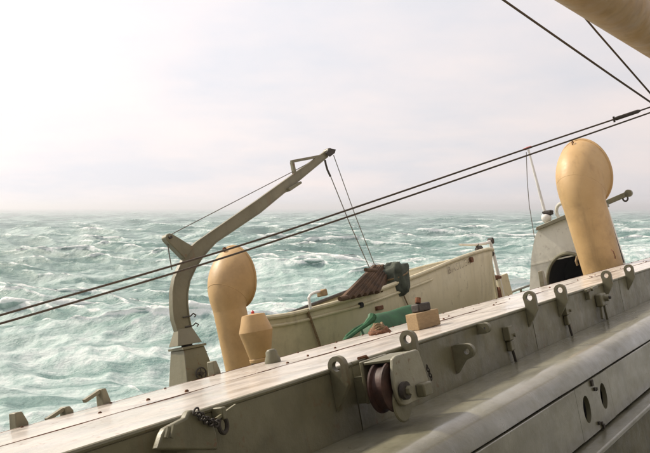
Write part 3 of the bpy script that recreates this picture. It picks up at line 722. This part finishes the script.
fr = part('spreader', MB().bar(dp(294.5, 174), dp(292, 162), .05, .05, up=dn), M['davit'], dav)
part('spreader_bar', MB().bar(dp(291.2, 161.6), dp(321, 156), .04, .045, up=dn), M['davit'], fr)
part('step_block', MB().prism([dp(*p_, -.07) for p_ in ((285.5, 189), (298.3, 182), (299.5, 184), (287.5, 192))], dn * .14), M['davit'], dav, bev=.006)
shv = part('head_sheave', MB().tube([dp(328.2, 152.2, -.05), dp(328.2, 152.2, .05)], .062, 16), M['davit'], dav)
part('cheek', MB().prism([dp(*p_, -.07) for p_ in ((323, 154), (327, 149.4), (333, 150.4), (332, 154), (327.5, 157.5))], dn * .02), M['dark'], shv)
part('cheek', MB().prism([dp(*p_, .05) for p_ in ((323, 154), (327, 149.4), (333, 150.4), (332, 154), (327.5, 157.5))], dn * .02), M['dark'], shv)
part('shackle', MB().tube([dp(325, 160), dp(326, 165), dp(327.5, 170), dp(330.5, 176.5)], .017, 7), M['dark'], dav)
# the falls that run down to the boat
f1b, f2b = at(369.5, 268, Y=7.1), at(375, 266, Y=7.1)
single('boat_fall', MB().tube([dp(330.5, 176), f1b + (dp(330.5, 176) - f1b) * .5 + A([-.02, 0, -.02]), f1b], .0085, 6), M['thin'], f1b, 'thin rope fall hanging from the hook below the davit head to the boat', 'rope')
single('boat_fall', MB().tube([dp(333.5, 155), f2b + (dp(333.5, 155) - f2b) * .5 + A([-.02, 0, -.02]), f2b], .0075, 6), M['thin'], f2b, 'thin rope fall from the davit head sheave, the right one of the pair', 'rope')

# ---------------------------------------------------------------- the boat
BX0, BX1, BYC, BB = 8.35, 16.95, 6.98, .90
def zlist(y): return -.085 * (y - (BYC - BB))      # she lists outboard in her chocks
def bn(u):
    w = (u - .46) / (.46 if u < .46 else .54); w = min(1, abs(w)); return max(0, 1 - w ** (2.3 if u < .46 else 2.6)) ** (.75 if u < .46 else .8)
rail_px = [(274, 320), (306, 311.5), (340, 302.5), (360, 297.5), (396, 284), (413, 277.5), (430, 270.8), (455, 260), (472, 254), (487, 249.5)]
sheer_pts = [(0, -.06)]
for a_, c_ in rail_px:                     # where the near rail meets each sight line
    u = .5
    for _ in range(60):
        p_ = at(a_, c_, Y=BYC - BB * bn(min(1, max(0, u)))); u = .7 * u + .3 * min(1, max(0, (p_[0] - BX0) / (BX1 - BX0)))
    if u > sheer_pts[-1][0] + .01: sheer_pts.append((u, p_[2] - zlist(p_[1])))
if sheer_pts[-1][0] < 1: sheer_pts.append((1, sheer_pts[-1][1] + .02))
def sheer(u): return float(np.interp(u, [p[0] for p in sheer_pts], [p[1] for p in sheer_pts]))
def sheer_s(u): return sum(sheer(min(1, max(0, u + d_))) for d_ in np.linspace(-.04, .04, 7)) / 7
def keel(u): return -1.42 + .30 * abs(2 * u - 1) ** 3
def hull_y(u, v_): return BB * bn(u) ** (1 + .75 * (1 - v_)) * (1 - (1 - v_) ** 2.7) ** .58
def hull_pt(u, v_, side, off=0.0):
    z = keel(u) + (sheer_s(u) - keel(u)) * v_
    rake = (.25 * (1 - v_)) * (1 if u < .5 else -1) * abs(2 * u - 1) ** 4
    return A([BX0 + (BX1 - BX0) * u + rake, BYC + side * (hull_y(u, v_) + off), z + zlist(BYC + side * hull_y(u, v_))])
us = [.5 - .5 * math.cos(PI * i / 60) for i in range(61)]; vs = [(i / 16) ** 1.2 for i in range(17)]
V = []; Fc = []
cols = [(s_, v_) for s_, v_ in [(-1, v_) for v_ in vs[::-1]] + [(1, v_) for v_ in vs[1:]]]
for u in us:
    for s_, v_ in cols: V.append(hull_pt(u, v_, s_))
m_ = len(cols)
for i in range(len(us) - 1):
    for k_ in range(m_ - 1): Fc.append((i * m_ + k_, (i + 1) * m_ + k_, (i + 1) * m_ + k_ + 1, i * m_ + k_ + 1))
boat = thing('lifeboat', ((BX0 + BX1) / 2, BYC, DECK), 'cream open lifeboat with rudder and tiller stowed behind the hatch', 'boat')
hull = part('hull', MB().add(V, Fc), M['boat'], boat, sharp=60)
sd = hull.modifiers.new('planking', 'SOLIDIFY'); sd.thickness = .035; sd.offset = -1
for s_ in (-1, 1):
    part('gunwale', MB().tube([hull_pt(u, 1, s_, .01) + A([0, 0, .01]) for u in us[1:-1]], .032, 8), M['boat'], boat)
    part('rubbing_strake', MB().tube([hull_pt(u, .905, s_, .012) for u in np.linspace(.03, .455, 26)], .022, 8), M['boat'], boat)
part('rail_shadow', MB().tube([hull_pt(u, 1, 1, -.05) + A([0, 0, .03]) for u in np.linspace(.02, .6, 26)], .03, 7), M['dark'], boat)  # dark strip for the shadow along the far rail, modelled as a part
for u in (.22, .4, .58, .76):
    w_ = hull_y(u, .75) - .05; x_ = BX0 + (BX1 - BX0) * u; z_ = keel(u) + (sheer_s(u) - keel(u)) * .72
    part('thwart', MB().box((x_ - .14, BYC - w_, z_), (x_ + .14, BYC + w_, z_ + .045)), M['block'], boat)
part('keel', MB().tube([hull_pt(u, 0, 1) - A([0, 0, .03]) for u in np.linspace(.02, .98, 30)], .05, 6), M['boat'], boat)
# scupper hole and plugs
def hull_at(px, py, side=-1):
    """the point of the boat's near side seen at a pixel"""
    r = SH @ (c_fw + c_rt * (px - CX) / F - c_up * (py - CY) / F)
    best = None
    for Yt in np.linspace(5.85, BYC, 260):
        p = r * (Yt / r[1]); u = (p[0] - BX0) / (BX1 - BX0)
        if not 0.001 < u < .999: continue
        v_ = (p[2] - zlist(p[1]) - keel(u)) / (sheer_s(u) - keel(u))
        if 0 <= v_ <= 1.2 and BYC - hull_y(u, min(1, v_)) <= Yt: return p
    return at(px, py, Y=6.6)
q = hull_at(359.5, 305.3); part('scupper', MB().lathe([(.04, -.05), (.04, .05)], q, 'Y', 16), M['black'], boat)
q = hull_at(470, 260); part('plug', MB().lathe([(.05, -.05), (.05, .05)], q, 'Y', 12), M['rust'], boat)
q = hull_at(379, 308); part('patch', MB().box(q - A([.09, .03, .03]), q + A([.09, .03, .03])), M['rust'], boat, bev=.01)
# faded name on the quarter
tx = bpy.data.curves.new('name_text', 'FONT'); tx.body = 'BASILEA'; tx.size = .20; tx.space_character = 1.25
to = bpy.data.objects.new('name_text', tx); C.objects.link(to); bpy.context.view_layer.update()
tm = bpy.data.meshes.new_from_object(to.evaluated_get(bpy.context.evaluated_depsgraph_get())); bpy.data.objects.remove(to)
ta, tb_ = hull_at(447, 274.5), hull_at(469.5, 264)
wtx = max(v_.co.x for v_ in tm.vertices); bt = BASE[boat]
for v_ in tm.vertices:
    f = v_.co.x / wtx; X_ = ta[0] + (tb_[0] - ta[0]) * f; Z_ = ta[2] + (tb_[2] - ta[2]) * f + v_.co.y * .85
    u = (X_ - BX0) / (BX1 - BX0); vv = min(1, max(0, (Z_ - keel(u)) / (sheer_s(u) - keel(u))))
    v_.co = Vector((X_, BYC - hull_y(u, vv) - .022, Z_)) - Vector(bt)
im, int_, inn, inl, inb = mat_new('flaking_lettering')
inb.inputs['Base Color'].default_value = (.12, .07, .045, 1); inb.inputs['Roughness'].default_value = .8
trn = inn.new('ShaderNodeBsdfTransparent'); ims = inn.new('ShaderNodeMixShader')
inl.new(rng_map(int_, tex(int_, 7, 4, .6), .42, .60, .12, .72), ims.inputs[0]); inl.new(trn.outputs[0], ims.inputs[1]); inl.new(inb.outputs[0], ims.inputs[2]); inl.new(ims.outputs[0], inn['Material Output'].inputs['Surface'])
tm.materials.clear(); tm.materials.append(im)
to = bpy.data.objects.new('lettering', tm); C.objects.link(to); to.parent = boat; to['label'] = 'faded dark name letters on the quarter'
# rudder, stock, tiller
def ys(px, py): return at(px, py, Y=BYC)
part('sternpost', MB().bar(ys(487.5, 250), ys(497.5, 304), .09, .10, up=(0, 1, 0)), M['boat'], boat, bev=.02)
rs = part('rudder_stock', MB().tube([ys(490, 241.5), ys(494, 257), ys(498.5, 276), ys(503, 296)], .04, 10), M['white'], boat)
part('rudder_blade', MB().prism([at(*p_, Y=BYC - .03) for p_ in ((498, 276.5), (507.5, 273), (514, 298), (518, 318), (504, 322), (501, 300))], (0, .06, 0)), M['boat'], boat, bev=.012)
tl = part('tiller', MB().tube([ys(490.8, 241.2), ys(486, 243.2), ys(479, 244.3), ys(472, 244.8), ys(459.5, 244.6)], [.036, .033, .03, .026, .022], 8), M['white'], boat)
part('tiller_cap', MB().lathe([(.07, -.05), (.07, .05)], ys(490.8, 241), 'Y', 10), M['dark'], tl)
part('crutch', MB().tube([ys(477, 244), ys(477.5, 248), ys(476.5, 252)], .035, 7).tube([ys(477, 249.5), ys(481, 248)], .05, 7), M['dark'], boat)
part('bracket', MB().tube([ys(488.5, 251.5), ys(492, 254)], .06, 8), M['dark'], boat)
part('bracket', MB().tube([ys(494, 277.5), ys(499.5, 277.5)], .05, 8), M['rust'], boat)
q = ys(496, 293); part('rusty_fitting', MB().prism([q + A([-.05, -.08, -.14]), q + A([.13, -.08, -.16]), q + A([.11, -.08, .12]), q + A([.03, -.08, .02]), q + A([-.02, -.08, .14])], (0, .12, 0)), M['rust'], boat, bev=.02)
# cradles under the boat
for u, lb in ((.25, 'forward'), (.75, 'after')):
    x_ = BX0 + (BX1 - BX0) * u
    pts = [hull_pt(u, v_, -1) for v_ in vs[5::-1]] + [hull_pt(u, v_, 1) for v_ in vs[1:6]]
    poly = [(x_ - .06, p_[1], p_[2] - .09) for p_ in pts]; w_ = abs(poly[0][1] - BYC)
    poly = [(x_ - .06, BYC - w_ - .15, DECK + .002), (x_ - .06, BYC - w_ - .1, poly[0][2])] + poly + [(x_ - .06, BYC + w_ + .1, poly[0][2]), (x_ - .06, BYC + w_ + .15, DECK + .002)]
    single('boat_cradle', MB().prism(poly[::-1], (.12, 0, 0)), M['grey'], (x_, BYC, DECK), 'grey boat chock under the %s end of the lifeboat' % ('left' if u < .5 else 'right'), 'cradle', 'boat cradles', bev=.01)
# lashings
def lashing(pxs, label, r=.014):
    pts = [hull_at(*p_) - A([0, .03, 0]) for p_ in pxs]
    single('lashing', MB().tube(pts, r, 6), M['rope'], pts[-1], label, 'rope')
lashing([(305.6, 309.5), (307, 314.5), (309.5, 321), (313, 331), (317, 342), (319, 350)], 'dark rope lashing down the boat\'s left end', .018)
lashing([(397.5, 283), (399.5, 289), (403, 298), (406.5, 306), (408, 312)], 'rope lashing down the boat\'s side below the dark canvas bundle', .011)

# bundle of boards leaning in the boat
YB_ = 6.12
bd = thing('board_bundle', at(352, 300, Y=YB_), 'bundle of narrow brown boards leaning out of the boat left of the canvas', 'boards')
nb = 14
for k_ in range(nb):
    t = k_ / (nb - 1)
    lo = at(342.5 + 38 * t, 298.5 - 8 * t, Y=YB_ + .05 * (k_ % 2)); hi = at(374.5 + 17 * t, 266.2 - .6 * t + (k_ % 3) * .8, Y=YB_ + .25 + .05 * (k_ % 2))
    lo2 = lo - (hi - lo) * (.02 + .03 * random.random())
    part('board', MB().bar(lo2, hi, .05, .062, up=(0, 1, 0)), M['wood'], bd, bev=.006)
part('cross_bar', MB().tube([at(365.5, 269.8, Y=YB_ - .1), at(372, 270.2, Y=YB_ - .05), at(376, 270.6, Y=YB_ - .02)], .028, 8), M['wood'], bd)
part('cross_bar', MB().tube([at(339.5, 298.8, Y=YB_ - .06), at(343, 298, Y=YB_ - .05), at(347, 297.2, Y=YB_ - .04)], .03, 8), M['wood'], bd)
# canvas bundle
q = at(393.5, 277, Y=6.22)
cv = thing('canvas_bundle', q - A([0, 0, .3]), 'dark green-grey canvas bundle tied up on the boat\'s rail', 'canvas bundle')
lp = lump(q + A([.03, 0, -.05]), .20, .20, .25, .24, 3.3)
part('cover', lp, M['canvas'], cv, sharp=80)
part('tie', MB().tube([q + A([.03 + .185 * math.cos(t), .215 * math.sin(t), .02 + .05 * math.cos(t)]) for t in np.linspace(0, 2 * PI, 22)[:-1]], .012, 6, closed=True), M['rope'], cv)
# gooseneck pipe on the boat's rail
pp = [(310.5, 309), (309.5, 303), (308.8, 298), (310.2, 295), (313, 293.3), (317, 292), (321, 291.2)]
gp = thing('gooseneck_pipe', at(310.5, 309, Y=6.3), 'thin bent pipe with a square nozzle standing on the boat\'s left rail', 'pipe')
part('pipe', MB().tube([at(a_, c_, Y=6.3) for a_, c_ in pp], .019, 8), M['white'], gp)
part('nozzle', MB().prism([at(*p_, Y=6.25) for p_ in ((322.5, 290), (326.8, 288.3), (328.4, 295.2), (323.2, 296.4))], (0, .10, 0)), M['block'], gp, bev=.012)

# ---------------------------------------------------------------- green tarpaulin and hose behind the hatch
YT = 5.42
prof_px = [(369, 345), (370.5, 322), (371.5, 316.5), (374, 313.8), (380, 312.3), (388, 311.5), (396, 309.2), (408, 305.6), (420, 302.4), (424.5, 303), (428, 307), (433, 311.2), (440, 311.8), (449, 312.5), (452, 330)]
pts = [at(a_, c_, Y=YT) for a_, c_ in prof_px]
V = []; Fc = []; ny = 9
for i, p_ in enumerate(pts):
    for k_ in range(ny + 1):
        f = k_ / ny; yy = YT - .16 + .46 * f; s_ = 1 - abs(2 * f - .9) ** 2.4
        base_z = -1.0; z_ = base_z + (p_[2] - base_z) * max(0, min(1, .15 + .85 * s_ if 0 < k_ < ny else 0))
        V.append((p_[0] + .05 * noise.noise(Vector((i * .7, f * 3, 1))), yy + .03 * noise.noise(Vector((i * .5, f * 2, 5))), z_ + .035 * noise.noise(Vector((i * .8, f * 4, 9)))))
for i in range(len(pts) - 1):
    for k_ in range(ny): q_ = i * (ny + 1) + k_; Fc.append((q_, q_ + ny + 1, q_ + ny + 2, q_ + 1))
gt = thing('green_tarpaulin', (pts[6][0], YT, DECK), 'glossy green tarpaulin bulging up between the hatch and the boat', 'tarpaulin')
sh_ = part('sheet', MB().add(V, Fc), M['green'], gt, sharp=80)
sb = sh_.modifiers.new('soft', 'SUBSURF'); sb.levels = 2; sb.render_levels = 2
sd = sh_.modifiers.new('cloth', 'SOLIDIFY'); sd.thickness = .01
part('box_under', MB().box((pts[2][0] + .12, YT - .1, DECK + .002), (pts[-2][0] - .1, YT + .22, -.95)), M['block'], gt)
part('rolled_edge', MB().tube([at(a_, c_, Y=YT - .10) for a_, c_ in ((372.5, 316), (371, 320), (365, 325.5), (357, 331), (348, 338), (340, 345))], [.055, .05, .03, .026, .024, .024], 8), M['green'], gt)
single('green_hose', MB().tube([at(a_, c_, Y=YT + .18) for a_, c_ in ((371, 321), (363, 324.5), (354, 329.5), (347, 335.5), (343, 342), (341, 352))], .017, 8), M['green'], at(343, 342, Y=YT + .18), 'thin green hose running down left from the green tarpaulin', 'hose')

# ---------------------------------------------------------------- arched housing at the right, seen end on
HX = 21.0
def hp(px, py): q = at(px, py, X=HX); return q
left = [(529.3, 318), (529.6, 290), (530.4, 270), (531.8, 253), (534.6, 238), (537.4, 231), (540.5, 228)]
outline = [hp(*p_) for p_ in left] + [hp(*p_) for p_ in ((567, 217.3), (590, 208.5), (604, 206), (608, 216), (622.5, 264), (630, 296))]
low = -1.6
arch_c = hp(574, 293)
outl2 = [(p_[1], p_[2]) for p_ in outline]
outl2[0] = (outl2[0][0], DECK + .002); outl2[-1] = (outl2[-1][0] , DECK + .002)
hs = thing('arched_housing', (HX + 1, 6.5, DECK), 'pale grey rounded steel housing with a dark arched opening behind the right ventilator', 'housing')
# front plate with the arched opening, as a ring of strips between the outline and the arch
ac, aw, ah = (arch_c[1] + .02, -.86), .60, .80
arch = [(ac[0] + aw * math.cos(t), ac[1] + ah * math.sin(t)) for t in np.linspace(0, PI, 25)]
arch = [(ac[0] + aw, DECK + .002)] + arch + [(ac[0] - aw, DECK + .002)]
# outline runs from high Y (left) over the top to low Y; arch likewise
def even(P_, n):
    P_ = A(P_); s = np.concatenate([[0], np.cumsum(np.linalg.norm(np.diff(P_, axis=0), axis=1))]); t = np.linspace(0, s[-1], n); t = np.sort(np.concatenate([t, s[1:-1]]))
    return [(np.interp(q, s, P_[:, 0]), np.interp(q, s, P_[:, 1])) for q in t]
def face_strip(P_, Q_, n=60):
    def rs_(W):
        W = A(W); s = np.concatenate([[0], np.cumsum(np.linalg.norm(np.diff(W, axis=0), axis=1))]); t = np.linspace(0, s[-1], n)
        return np.stack([np.interp(t, s, W[:, 0]), np.interp(t, s, W[:, 1])], 1)
    return rs_(P_), rs_(Q_)
P_, Q_ = face_strip(outl2, arch)
V = []; Fc = []
n_ = len(P_)
for (a_, c_) in zip(P_, Q_):
    V += [(HX, a_[0], a_[1]), (HX, c_[0], c_[1]), (HX + .03, a_[0], a_[1]), (HX + .03, c_[0], c_[1])]
for i in range(n_ - 1):
    a_, b2 = i * 4, i * 4 + 4
    Fc += [(a_, b2, b2 + 1, a_ + 1), (a_ + 2, a_ + 3, b2 + 3, b2 + 2), (a_ + 1, b2 + 1, b2 + 3, a_ + 3), (a_, a_ + 2, b2 + 2, b2)]
Fc += [(0, 1, 3, 2), ((n_ - 1) * 4, (n_ - 1) * 4 + 2, (n_ - 1) * 4 + 3, (n_ - 1) * 4 + 1)]
part('front_plate', MB().add(V, Fc), M['house'], hs)
V = []; Fc = []
for a_ in P_: V += [(HX + .031, a_[0], a_[1]), (HX + .30, a_[0], a_[1])]
for i in range(n_ - 1): Fc.append((i * 2, i * 2 + 1, i * 2 + 3, i * 2 + 2))
part('shell', MB().add(V, Fc), M['house'], hs)
part('arch_trim', MB().tube([(HX - .015, a_[0], a_[1]) for a_ in Q_], .045, 8), M['grey'], hs)
part('seam_band', MB().bar((HX - .008, hp(530.9, 265)[1], hp(530.9, 265)[2]), (HX - .008, hp(576, 255)[1], hp(576, 255)[2]), .012, .035), M['house'], hs)
roof = [hp(537.5, 231), hp(537.8, 227.3), hp(567, 214.8), hp(604.5, 203.8), hp(605.5, 207.5), hp(567, 219.2)]
part('roof_plate', MB().prism([A([HX - .12, p_[1], p_[2] + .012]) for p_ in roof], (.5, 0, 0)), M['davit'], hs, bev=.01)
part('side_trim', MB().tube([A([HX - .03, hp(*p_)[1], hp(*p_)[2]]) for p_ in ((606, 210), (613, 233), (622.5, 263))], .06, 8), M['dark'], hs)
wy = arch_c[1]
drum = part('winch_drum', MB().lathe([(.42, -.5), (.42, -.46), (.26, -.45), (.26, .45), (.42, .46), (.42, .5)], (HX + .75, wy, -1.15), 'Y', 28), M['dark'], hs)
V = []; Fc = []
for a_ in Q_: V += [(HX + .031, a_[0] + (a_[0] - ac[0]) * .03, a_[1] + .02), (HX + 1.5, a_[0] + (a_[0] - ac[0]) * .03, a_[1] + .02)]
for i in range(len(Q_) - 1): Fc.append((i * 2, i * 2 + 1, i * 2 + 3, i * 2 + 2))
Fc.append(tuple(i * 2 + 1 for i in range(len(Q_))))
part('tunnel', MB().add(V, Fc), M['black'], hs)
part('gear_case', MB().box((HX + .5, wy + .02, -1.3), (HX + .75, wy + .28, -.72)), M['rust'], hs, bev=.03)
part('bracket', MB().tube([(HX - .05, hp(578, 257)[1], hp(578, 256)[2]), (HX - .09, hp(577.5, 263)[1], hp(577.5, 261)[2]), (HX - .05, hp(578.5, 267)[1], hp(578.5, 265)[2])], .03, 7), M['block'], hs)
# on the housing's roof
q = A([HX + .4, hp(546.5, 222)[1], hp(546.5, 222)[2]]); q = at(546.3, 217.5, X=HX + .3)
am = thing('signal_mast', q - A([0, 0, .15]), 'thin white pole with a red tip and round base on the housing roof', 'pole')
part('ball', MB().lathe([(.001, -.15), (.07, -.13), (.12, -.07), (.135, 0), (.12, .06), (.07, .11), (.001, .13)], q, n=20, cap=False), M['white'], am, sharp=60)
part('clamp', lump(q + A([0, -.06, .10]), .09, .13, .07, .3, 8.1, 16, 10), M['dark'], am)
pt = at(528.3, 149.5, X=HX + .3)
part('pole', MB().tube([q, (q + pt) / 2, pt], [.042, .036, .028], 10), M['white'], am)
part('red_tip', MB().bar(pt + A([0, .11, .03]), pt + A([0, -.10, .05]), .10, .05), M['red'], am, bev=.01)
single('halyard', MB().tube([at(526.3, 152, X=HX + .2), at(527.2, 180, X=HX + .2), at(529.2, 205, X=HX + .2), at(534.5, 238, X=HX + .2)], .010, 6), M['thin'], at(533, 232, X=HX + .2), 'thin line hanging from the white pole\'s red tip', 'rope')
q = at(562.3, 211.5, X=HX + .3)
single('ring_bolt', MB().tube([q + A([0, .15 * math.cos(t), .20 * math.sin(t)]) for t in np.linspace(0, 2 * PI, 24)[:-1]], .045, 8, closed=True), M['house'], q - A([0, 0, .2]), 'pale upright ring on the housing roof against the right ventilator', 'ring')
ob = thing('outrigger', at(606, 204, X=HX + .5), 'grey bar with a small block at its tip sticking out right of the ventilator', 'outrigger')
part('bar', MB().bar(at(600, 205.5, X=HX + .5), at(629.3, 193, X=HX + .5), .12, .12), M['grey'], ob, bev=.01)
part('tip', MB().lathe([(.09, -.06), (.09, .06)], at(628.6, 193.2, X=HX + .5), 'X', 14), M['grey'], ob)
part('block', MB().tube([at(625.3, 198.3, X=HX + .48) + A([0, .06 * math.cos(t), .07 * math.sin(t)]) for t in np.linspace(0, 2 * PI, 16)[:-1]], .022, 6, closed=True), M['dark'], ob)
# pipe rail between the boat's stern and the housing
rl_ = thing('pipe_rail', at(519, 289, Y=8.2), 'low dark pipe rail between the boat\'s rudder and the housing', 'rail')
part('rail', MB().tube([at(503, 296.5, Y=8.2), at(514, 291.2, Y=8.2), at(532, 284.5, Y=8.2)], .03, 8), M['davit'], rl_)
for px_, py_ in ((520.5, 288.6),):
    q = at(px_, py_, Y=8.2); part('post', MB().tube([q, A([q[0], q[1], DECK + .002])], .035, 8), M['davit'], rl_)

# ---------------------------------------------------------------- wires and the derrick overhead
def wire(name, P_, r, label, cat='wire', mat='wire', sub=True):
    """P_: (pixel x, pixel y, distance)"""
    pts = [at(a_, c_, D=d_) for a_, c_, d_ in P_]
    return pts
def smooth(pts, n=10):
    out = []; P3 = [2 * pts[0] - pts[1]] + list(pts) + [2 * pts[-1] - pts[-2]]
    for i in range(1, len(P3) - 2):
        p0, p1, p2, p3 = P3[i - 1:i + 3]
        for k_ in range(n):
            t = k_ / n; out.append(.5 * (2 * p1 + (p2 - p0) * t + (2 * p0 - 5 * p1 + 4 * p2 - p3) * t * t + (3 * p1 - p0 - 3 * p2 + p3) * t ** 3))
    return out + [pts[-1]]
def dd(px): return 1 / (1 / 6.0 + (1 / 9.0 - 1 / 6.0) * (px - 19) / 612)
WA = [(-25, 322.2), (19, 309.9), (165, 268), (260, 239.2), (377, 200), (525, 149.2), (631, 113.6), (700, 90)]
WB_ = [(-25, 330.5), (19, 318.3), (165, 275.7), (260, 245.9), (397, 200.2), (540, 151), (631, 119.3), (700, 95)]
for P_, lb in ((WA, 'upper of the two dark wires crossing the view, with a bottlescrew'), (WB_, 'lower of the two dark wires crossing the view')):
    pts = smooth([at(a_, c_, D=dd(a_)) for a_, c_ in P_])
    e0 = pts[0] + (pts[0] - pts[6]) / np.linalg.norm(pts[0] - pts[6]) * 5.5
    w_ = thing('guy_wire', pts[-1], lb, 'wire', 'pair of guy wires')
    part('wire', MB().tube([e0] + pts, .0085, 7), M['wire'], w_, sharp=80)
    if P_ is WA:
        a_, c_ = at(614, 119.3, D=dd(614)), at(640, 110.6, D=dd(640))
        bs = part('bottlescrew', MB().tube([a_, a_ + (c_ - a_) * .1, a_ + (c_ - a_) * .9, c_], [.012, .021, .021, .012], 10), M['dark'], w_)
        part('seizing', MB().tube([a_ + A([0, 0, .03]), a_ - A([0, 0, .03])], .011, 7), M['dark'], bs)
a_, c_ = at(490, -9.5, D=8), at(700, 136, D=11.5)
single('runner_wire', MB().tube([a_ + (a_ - c_) * 1.2, a_, (a_ + c_) / 2 + A([0, 0, -.01]), c_], .012, 7), M['wire'], a_, 'dark wire slanting down across the upper right sky', 'wire', sharp=80)
a_, c_ = at(576, 7, D=9.0), at(672, 118, D=10.4)
single('runner_wire', MB().tube([a_, at(597, 32, D=9.3), at(631, 71, D=9.8), c_], .011, 7), M['wire'], a_, 'short dark wire leading down from the tan derrick boom', 'wire', sharp=80)
A1, A2 = at(566, -33, D=6.2), at(704, 69, D=12.5)
dbm = thing('derrick_boom', A2, 'tan derrick boom crossing the top right corner', 'boom')
ln = A2 - A1
part('spar', MB().tube([A1 - ln * .95, A1, A1 + ln * .5, A2, A2 + ln * .3], [.22, .235, .25, .25, .22], 32), M['tan'], dbm, sharp=60)
for t in (.9,):
    q = A1 + ln * t; part('band', MB().tube([q, q + ln * .012], .262, 32), M['tan'], dbm)
